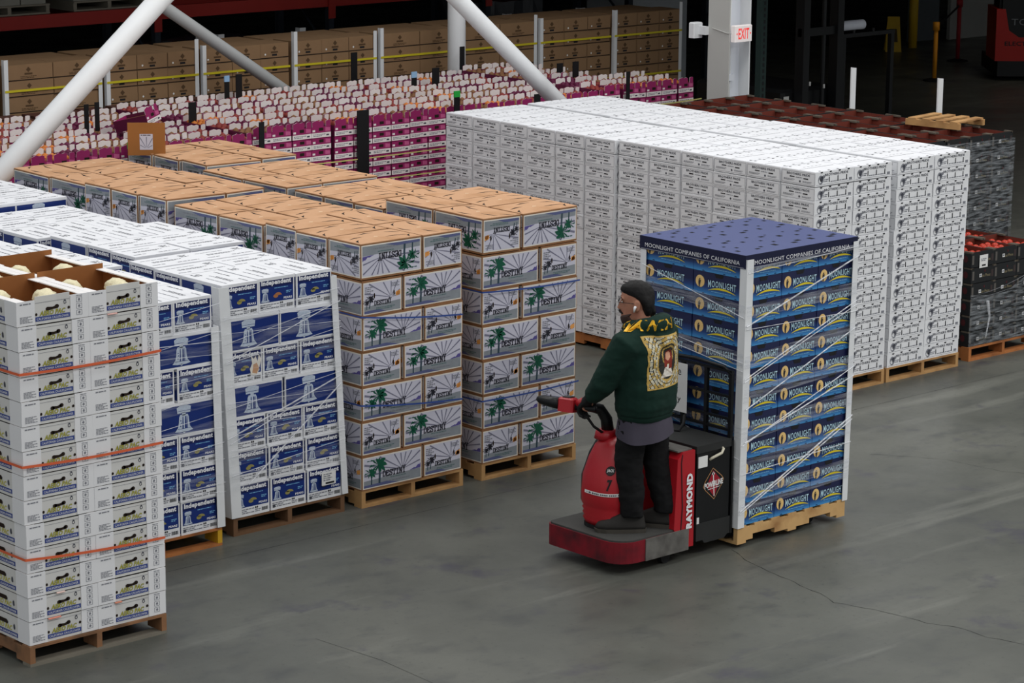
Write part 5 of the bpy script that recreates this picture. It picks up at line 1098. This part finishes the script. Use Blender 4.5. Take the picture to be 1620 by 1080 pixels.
# joints
HANDW = Vector((12.35, 12.63, 0))+HUB+Vector((.03, -.10, .012)); LH = to_body(HANDW)
LSH, RSH = Vector((.01, .205, 1.375)), Vector((.0, -.205, 1.375)); LEL = LSH.lerp(LH, .52)+Vector((-.02, .06, -.055))
LWR = LH+(LEL-LH).normalized()*.10
REL, RWR = Vector((.04, -.30, 1.10)), Vector((.20, -.20, .98)); RH = Vector((.27, -.17, .97))
LHP, RHP = Vector((0, .10, .88)), Vector((0, -.10, .88)); LKN, RKN = Vector((.05, .115, .48)), Vector((-.03, -.115, .48)); LAN, RAN = Vector((.03, .12, .09)), Vector((-.10, -.12, .09))
HC = Vector((.085, 0, 1.60)); HY_ = -PHI+R(3)      # head turned to look straight along the aisle
def hp(x, y, z): return HC+Matrix.Rotation(PHI-R(4), 3, 'Z') @ (Vector((x, y, z))*1.07)
# --- body (skin): one continuous figure
mb = MB()
def head_ring(z, f0, f1, w, n=22):
    c = (f0+f1)/2; return [hp(c+((f1-f0)/2)*math.cos(2*math.pi*i/n)*(1 if True else 1), w*math.sin(2*math.pi*i/n)*(1-.12*max(0, math.cos(2*math.pi*i/n))), z) for i in range(n)]
# (height, back, front, half width): crown to chin
prof = [(-.150, -.030, .055, .040), (-.130, -.045, .086, .052), (-.108, -.060, .097, .060), (-.080, -.072, .098, .066), (-.055, -.080, .096, .070), (-.030, -.088, .096, .073), (0, -.096, .094, .076), (.025, -.100, .099, .077), (.05, -.102, .099, .078), (.08, -.098, .090, .075), (.105, -.084, .070, .066), (.122, -.055, .042, .046), (.130, -.025, .015, .020)]
mb.loft([head_ring(*p_) for p_ in prof], SKIN)
mb.loft([[hp(.088+x, y, z) for x, y in ((-.02, -.011), (-.02, .011), (d_, .006*s_), (d_, -.006*s_))] for z, d_, s_ in ((.020, .012, .8), (.0, .020, 1), (-.020, .030, 1.5), (-.036, .036, 2.2), (-.044, .026, 2.4), (-.050, .006, 1.8))], SKIN)      # nose
for z, d_, w_ in ((-.068, .016, .022), (-.082, .015, .020)): mb.loft([[hp(.082+d_*k, y*w_, z+q*.007) for y, q in ((-1, 0), (0, -1), (1, 0), (0, 1))] for k in (0, 1.0)], SKIN)   # lips
mb.loft([[hp(.088+.012*k, y, z) for y, z in ((-.058, .022), (.058, .022), (.056, .036), (-.056, .036))] for k in (0, 1)], SKIN)   # brow
for s_ in (-1, 1):   # ears
    mb.loft([[hp(x, s_*(.072+.022*k), z) for x, z in ((-.022, -.035), (-.008, -.048), (.012, -.030), (.014, .010), (.002, .028), (-.02, .026), (-.030, .004))] for k in (0, 1)], SKIN)
mb.tube([HC+Vector((-.03, 0, -.06)), Vector((.03, 0, 1.46)), Vector((0, 0, 1.36))], [.062, .066, .085], SKIN, 14)
mb.loft([ell((0, 0, z), a, b) for z, a, b in ((.80, .09, .13), (.90, .125, .17), (1.02, .125, .165), (1.20, .13, .18), (1.34, .115, .19), (1.42, .07, .12))], SKIN)
mb.tube([LSH, LEL, LWR], [.062, .048, .030], SKIN, 12); mb.tube([RSH, REL, RWR], [.062, .048, .030], SKIN, 12)
mb.tube([LHP, LKN, LAN], [.092, .062, .042], SKIN, 12); mb.tube([RHP, RKN, RAN], [.092, .062, .042], SKIN, 12)
for an, sy in ((LAN, 1), (RAN, -1)): mb.tube([an+Vector((-.03, 0, -.02)), an+Vector((.04, 0, -.045)), an+Vector((.10, .0*sy, -.055))], [.034, .030, .020], SKIN, 10)
def hand_parts(mb, base, dirn, nrm, side, m, s_=1.0, curl=1.0):
    """palm with four fingers curled round a bar and a thumb; dirn = from wrist to knuckles, nrm = palm-side normal"""
    dirn = dirn.normalized(); nrm = (nrm-dirn*nrm.dot(dirn)).normalized(); lat = dirn.cross(nrm)*side
    P_ = lambda a, b, c: base+dirn*a*s_+lat*b*s_+nrm*c*s_
    mb.loft([[P_(a, y*w, q*t) for y, q in ((-1, -.6), (-.6, -1), (.6, -1), (1, -.6), (1, .6), (.6, 1), (-.6, 1), (-1, .6))] for a, w, t in ((-.02, .026, .018), (.02, .036, .018), (.06, .042, .016), (.088, .042, .013))], m)
    for k, (y, L_) in enumerate(((-.032, .074), (-.011, .084), (.011, .079), (.032, .064))):
        p = [P_(.080, y, 0)]; ang = 0
        for seg, bend in ((.42, 38*curl), (.32, 68*curl), (.26, 58*curl)):
            ang += R(bend); p.append(p[-1]+(dirn*math.cos(ang)+nrm*math.sin(ang))*L_*seg*s_*1.25)
        mb.tube(p, [.0105*s_, .010*s_, .0092*s_, .0078*s_], m, 8)
    t0 = P_(.008, -.030, .006); mb.tube([t0, t0+(dirn*.022-lat*.020+nrm*.018)*s_, t0+(dirn*.045-lat*.018+nrm*.040)*s_, t0+(dirn*.056-lat*.006+nrm*.054)*s_], [.0135*s_, .0125*s_, .011*s_, .008*s_], m, 8)
LDIR = (LH-LWR).normalized()
hand_parts(mb, LWR+LDIR*.02, LDIR+Vector((0, 0, -.1)), Vector((0, 0, -1)), 1, SKIN, .72, .8)
RDIR = (RH-RWR).normalized(); hand_parts(mb, RWR+RDIR*.02, RDIR, Vector((0, .3, -1)), -1, SKIN, .72, .4)
pe = put('person', fuse(mb, 'person', SKIN, .0075, 3), None, PB, (0, 0, ANG)); tag(pe, 'man in a dark green hoodie and black trousers standing on the truck, gripping its handle', 'person')
# --- hoodie
mb = MB()
mb.loft([ell((x, 0, z), a, b, p=2.5) for z, x, a, b in ((.825, .01, .150, .190), (.85, .0, .176, .222), (.90, -.005, .188, .236), (1.00, -.005, .190, .240), (1.12, -.005, .186, .242), (1.24, -.012, .180, .248), (1.33, -.016, .165, .245), (1.40, -.012, .135, .215), (1.455, .0, .100, .145), (1.49, .012, .085, .10))], HOOD)
mb.tube([LSH+Vector((0, -.05, 0)), LSH+Vector((0, .03, -.02)), LSH.lerp(LEL, .5)+Vector((0, .01, 0)), LEL, LEL.lerp(LWR, .5), LWR.lerp(LEL, .12), LWR], [.095, .108, .100, .088, .074, .062, .046], HOOD, 16)
mb.tube([RSH+Vector((0, .05, 0)), RSH+Vector((0, -.03, -.02)), RSH.lerp(REL, .5), REL, REL.lerp(RWR, .5), RWR], [.095, .105, .096, .084, .070, .046], HOOD, 16)
# hood lying on the shoulders: a fat roll round the neck with a pouch at the back
n_ = 18; rp = []
for i in range(n_+1):
    t = R(-150+300*i/n_)+math.pi; back = (1-math.cos(t-0))/2 if False else (1+math.cos(R(-150+300*i/n_)))/2
    rp.append(Vector((.015+.125*math.cos(t)-.02*back, .118*math.sin(t), 1.445+.03*back-.02*(1-back))))
mb.tube(rp, [.040+.030*((1+math.cos(R(-150+300*i/n_)))/2) for i in range(n_+1)], HOOD, 12)
mb.loft([ell((x, 0, z), a, b, pitch=R(-15)) for z, x, a, b in ((1.475, -.10, .07, .10), (1.42, -.135, .075, .115), (1.36, -.160, .055, .095), (1.31, -.165, .03, .06))], HOOD)
hm = fuse(mb, 'hoodie', HOOD, .010, 4, .006, 11, (1, 1, 1.6)); ho = put('hoodie', hm, pe)
# ribbed hem, shirt tail, trousers
mb = MB(); mb.loft([ell((.0, 0, z), a, b, p=2.5) for z, a, b in ((.800, .150, .192), (.81, .166, .208), (.855, .172, .214), (.868, .165, .206))], HOOD); mb.obj('hoodie_hem', pe, smooth=True)
def skirt_ring(z, a, b, wob=0):
    return [Vector((a*math.cos(t)*(1+wob*math.sin(5*t)), b*math.sin(t)*(1+wob*math.cos(7*t)), z+(.02*math.sin(2*t+.8) if wob else 0))) for t in [2*math.pi*i/40 for i in range(40)]]
MB().loft([skirt_ring(.84, .155, .195), skirt_ring(.76, .180, .220, .012), skirt_ring(.672, .192, .230, .03)], SHIRT, cap=False).obj('shirt_tail', pe, smooth=True)
mb = MB(); mb.loft([ell((0, 0, z), a, b) for z, a, b in ((.70, .11, .17), (.76, .122, .168), (.86, .125, .17), (.90, .12, .16))], TROU)
for hp_, kn, an in ((LHP, LKN, LAN), (RHP, RKN, RAN)):
    sd = 1 if hp_.y > 0 else -1
    mb.tube([hp_+Vector((0, -.01*sd, -.02)), hp_.lerp(kn, .35)+Vector((.01, 0, 0)), kn+Vector((.01, 0, .02)), kn.lerp(an, .5)+Vector((-.012, 0, 0)), an+Vector((-.012, 0, .075)), an+Vector((-.012, 0, .025))], [.104, .108, .098, .090, .082, .078], TROU, 18)
put('trousers', fuse(mb, 'trousers', TROU, .011, 3, .010, 12, (1, 1, 1.5)), pe)
# work shoes
for an, yaw in ((LAN, R(36)), (RAN, R(16))):
    A = Matrix.Rotation(yaw, 3, 'Z'); base = Vector((an.x, an.y, 0)); tr = lambda x, y, z: base+A @ Vector((x*1.2, y*1.2, z*1.12))
    def sole(z, g): return [tr(x*g, y*g, z) for x, y in ((-.085, -.030), (-.092, 0), (-.085, .030), (-.03, .040), (.06, .046), (.14, .046), (.19, .028), (.205, 0), (.19, -.032), (.14, -.048), (.06, -.044), (-.03, -.038))]
    sh = MB().loft([sole(.026, 1.0), sole(.045, .98), [p+Vector((0, 0, .0)) for p in sole(.062, .93)], [tr(x, y, z) for x, y, z in ((-.075, -.026, .10), (-.08, 0, .10), (-.075, .026, .10), (-.02, .034, .105), (.05, .034, .098), (.12, .034, .078), (.16, .022, .072), (.172, 0, .070), (.16, -.024, .072), (.12, -.036, .078), (.05, -.034, .098), (-.02, -.034, .105))], [tr(x, y, z) for x, y, z in ((-.068, -.024, .135), (-.07, 0, .135), (-.066, .024, .135), (-.03, .034, .138), (.01, .036, .135), (.035, .028, .13), (.045, .014, .128), (.048, 0, .127), (.045, -.016, .128), (.035, -.028, .13), (.01, -.036, .135), (-.03, -.034, .138))]], SHOE).obj('shoe', pe, smooth=True)
    MB().loft([sole(.0, 1.0), sole(.026, 1.03)], SOLE).obj('shoe_sole', sh)
    for k in range(4): MB().tube([tr(.02+.026*k, -.03, .118-.013*k), tr(.026+.026*k, 0, .128-.014*k), tr(.02+.026*k, .03, .118-.013*k)], .0028, SOLE, 5).obj('shoelace', sh)
# glove on the driving hand
mb = MB(); hand_parts(mb, LWR+LDIR*.02, LDIR+Vector((0, 0, -.1)), Vector((0, 0, -1)), 1, GLOVE, 1.12, .8); mb.tube([LWR-LDIR*.03, LWR+LDIR*.03, LWR+LDIR*.06], [.042, .038, .040], GLOVE, 12)
put('glove', fuse(mb, 'glove', GLOVE, .005, 1), pe)
mb = MB(); hand_parts(mb, RWR+RDIR*.02, RDIR, Vector((0, .3, -1)), -1, GLOVE, 1.12, .4); mb.tube([RWR-RDIR*.03, RWR+RDIR*.06], [.040, .038], GLOVE, 12); put('glove', fuse(mb, 'glove', GLOVE, .005, 1), pe)
# hair: swept-back cap and short tied tail, beard, brow, moustache
mb = MB()
hprof = [(-.095, -.082, -.040, .050), (-.070, -.098, -.035, .070), (-.040, -.110, -.028, .082), (-.005, -.118, -.012, .088), (.03, -.120, .030, .090), (.058, -.118, .085, .088), (.085, -.110, .106, .084), (.110, -.094, .094, .075), (.130, -.066, .066, .056), (.144, -.030, .030, .028)]
mb.loft([head_ring(*p_) for p_ in hprof], HAIR); mb.tube([hp(-.08, 0, -.02), hp(-.098, 0, -.06), hp(-.085, 0, -.10)], [.04, .034, .02], HAIR, 10)
put('hair', fuse(mb, 'hair', HAIR, .007, 2, .003, 30), pe)
BEARD = mat('beard_stubble', (62, 46, 42), .8, var=.35, scale=90)
mb = MB(); bp_ = [(-.157, -.030, .060, .042), (-.138, -.042, .091, .055), (-.115, -.02, .100, .0635), (-.096, .0, .101, .067), (-.080, .03, .092, .069), (-.062, .006, .052, .0715)]
mb.loft([head_ring(*p_) for p_ in bp_], BEARD); put('beard', fuse(mb, 'beard', BEARD, .006, 2), pe)
mb = MB(); mb.tube([hp(.084, -.030, -.070), hp(.104, -.012, -.058), hp(.107, 0, -.055), hp(.104, .012, -.058), hp(.084, .030, -.070)], [.006, .008, .008, .008, .006], HAIR, 8); mb.obj('moustache', pe, smooth=True)
for s_ in (-1, 1):
    MB().tube([hp(.097, s_*.018, .030), hp(.098, s_*.036, .036), hp(.086, s_*.056, .030)], [.004, .005, .003], HAIR, 6).obj('eyebrow', pe, smooth=True)
    ey = MB().loft([[hp(.088+.008*math.sin(u)*1.0, s_*(.033+.014*math.cos(t)*math.cos(u)), .010+.007*math.sin(t)*math.cos(u)) for t in [2*math.pi*i/12 for i in range(12)]] for u in (0, .5, 1.0, 1.4)], mat('eye_white', (206, 200, 194), .3)).obj('eye', pe, smooth=True)
    MB().loft([[hp(.0965+k, s_*(.033+.006*math.cos(t)), .010+.006*math.sin(t)) for t in [2*math.pi*i/10 for i in range(10)]] for k in (0, .0015)], BLACKI).obj('pupil', ey)
gl = MB()
for s_ in (-1, 1):
    gl.tube([hp(.115-.012*abs(math.cos(t))*.3, s_*(.034+.024*math.cos(t)), .004+.017*math.sin(t)) for t in [2*math.pi*i/16 for i in range(17)]], .0016, BLACKI, 5); gl.tube([hp(.110, s_*.058, .010), hp(.06, s_*.082, .012), hp(-.008, s_*.092, .006)], .0020, BLACKI, 5)
gl.tube([hp(.116, -.010, .008), hp(.118, 0, .012), hp(.116, .010, .008)], .0016, BLACKI, 5); gl.obj('glasses', pe)
MB().tube([hp(.004, .096, -.010), hp(.008, .106, -.016), hp(.012, .100, -.045)], [.010, .009, .0045], LIDW, 8).obj('earbud', pe, smooth=True)
# prints on the hoodie, laid onto the cloth
from mathutils.bvhtree import BVHTree
bv = BVHTree.FromPolygons([v.co.copy() for v in hm.vertices], [tuple(p.vertices) for p in hm.polygons])
def shade(u, v):
    """generic ornamental panel: gold border, fretwork, an oval with a red-haired figure in white"""
    if abs(u) > .46 or v < .03 or v > .97: return GOLDP
    x, y = u/.30, (v-.50)/.36; r = math.hypot(x, y)
    hx, hy = u/.16, (v-.62)/.15; hr = math.hypot(hx, hy)
    if math.hypot(u/.085, (v-.60)/.085) < 1: return FACE
    if math.hypot((u-.02)/.13, (v-.585)/.135) < 1 or (abs(u-.09) < .06 and .36 < v < .6) or (abs(u+.075) < .04 and .40 < v < .58): return RHAIR
    if hr < 1.22 and hr > 1.02: return GOLDP
    if v < .46 and abs(u) < .06+(.46-v)*.62 and v > .2: return ROBE if int(v*26+u*14) % 4 else ROBES
    if v < .49 and abs(u) < .035 and v > .42: return FACE
    if r < .95: return DKP
    if r < 1.05: return GOLDP
    k = (r*5.2) % 1; q = (math.atan2(v-.5, u)*5.1+int(r*5.2)*.5) % 1
    if k < .22: return DKP
    if q < .18: return GREYP if int(r*5.2) % 2 else GOLDP
    return PALEP if (int(r*5.2)+int(math.atan2(v-.5, u)*5.1)) % 3 else GOLDP
GOLDP = mat('print_gold', (190, 158, 84), .5, var=.3, scale=60); PALEP = mat('print_pale', (206, 200, 176), .7, var=.2, scale=60); DKP = mat('print_dark', (46, 46, 42), .8); GREYP = mat('print_grey', (120, 126, 128), .7, var=.3, scale=60); RHAIR = mat('print_red_hair', (132, 46, 34), .7, var=.3, scale=50); FACE = mat('print_face', (216, 160, 132), .7); ROBE = mat('print_robe', (232, 226, 216), .7); ROBES = mat('print_robe_shade', (190, 180, 168), .7)
def lay(mb, pts, m, org, ux, vx, off):
    out = []
    for u, v in pts:
        o_ = org+ux*u+vx*v; h_ = bv.ray_cast(o_, (ux.cross(vx)).normalized()*-1, .6)
        if h_[0] is None: return
        out.append(h_[0]+h_[1]*off)
    mb.face(out, m)
NU, NV = 60, 68; PWID, PHGT = .34, .37; mb = MB()
org = Vector((-.40, .03, 1.045)); ux = Vector((0, -1, 0)); vx = Vector((0, 0, 1))
for i in range(NU):
    for j in range(NV):
        u0, u1, v0, v1 = i/NU-.5, (i+1)/NU-.5, j/NV, (j+1)/NV
        lay(mb, [(u0*PWID, v0*PHGT), (u1*PWID, v0*PHGT), (u1*PWID, v1*PHGT), (u0*PWID, v1*PHGT)], shade((u0+u1)/2, (v0+v1)/2), org, ux, vx, .003)
mb.obj('back_print', pe)
# gold lettering round the rim of the hood
vs_, fs_, _ = text_mesh('KNAWIN', .04, .2); mb = MB(); pts = []
cen = Vector((.0, 0, 1.50))
for (a, b) in vs_:
    t = R(40+a*150); d_ = Vector((math.cos(t), math.sin(t), 0)); o_ = Vector((.0, 0, 1.437+b*.068+.02*a))+d_*.5
    h_ = bv.ray_cast(o_, -d_, .6); pts.append(h_[0]+h_[1]*.004 if h_[0] is not None else None)
for f_ in fs_:
    if all(pts[i] is not None for i in f_): mb.face([pts[i] for i in f_], GOLD)
if mb.f: mb.obj('hood_lettering', pe)

# ------------------------------------------------------------------ cartons wholly hidden inside the stacks
for k, lab in (('palm', 'palm cartons hidden inside their stacks'), ('pear', 'pear cartons hidden inside their stacks'), ('white', 'white cartons hidden inside their stacks'), ('moon', 'moon cartons hidden inside the load'), ('tray', 'cauliflower trays hidden inside their stack'), ('magenta', 'magenta trays hidden under the top layer'), ('brown', 'brown cartons hidden behind the front row'), ('crate', 'black crates hidden inside the block')):
    if k in CORE: o = CORE[k].obj('hidden_%s_cartons' % k); tag(o, lab, 'cartons', kind='stuff')
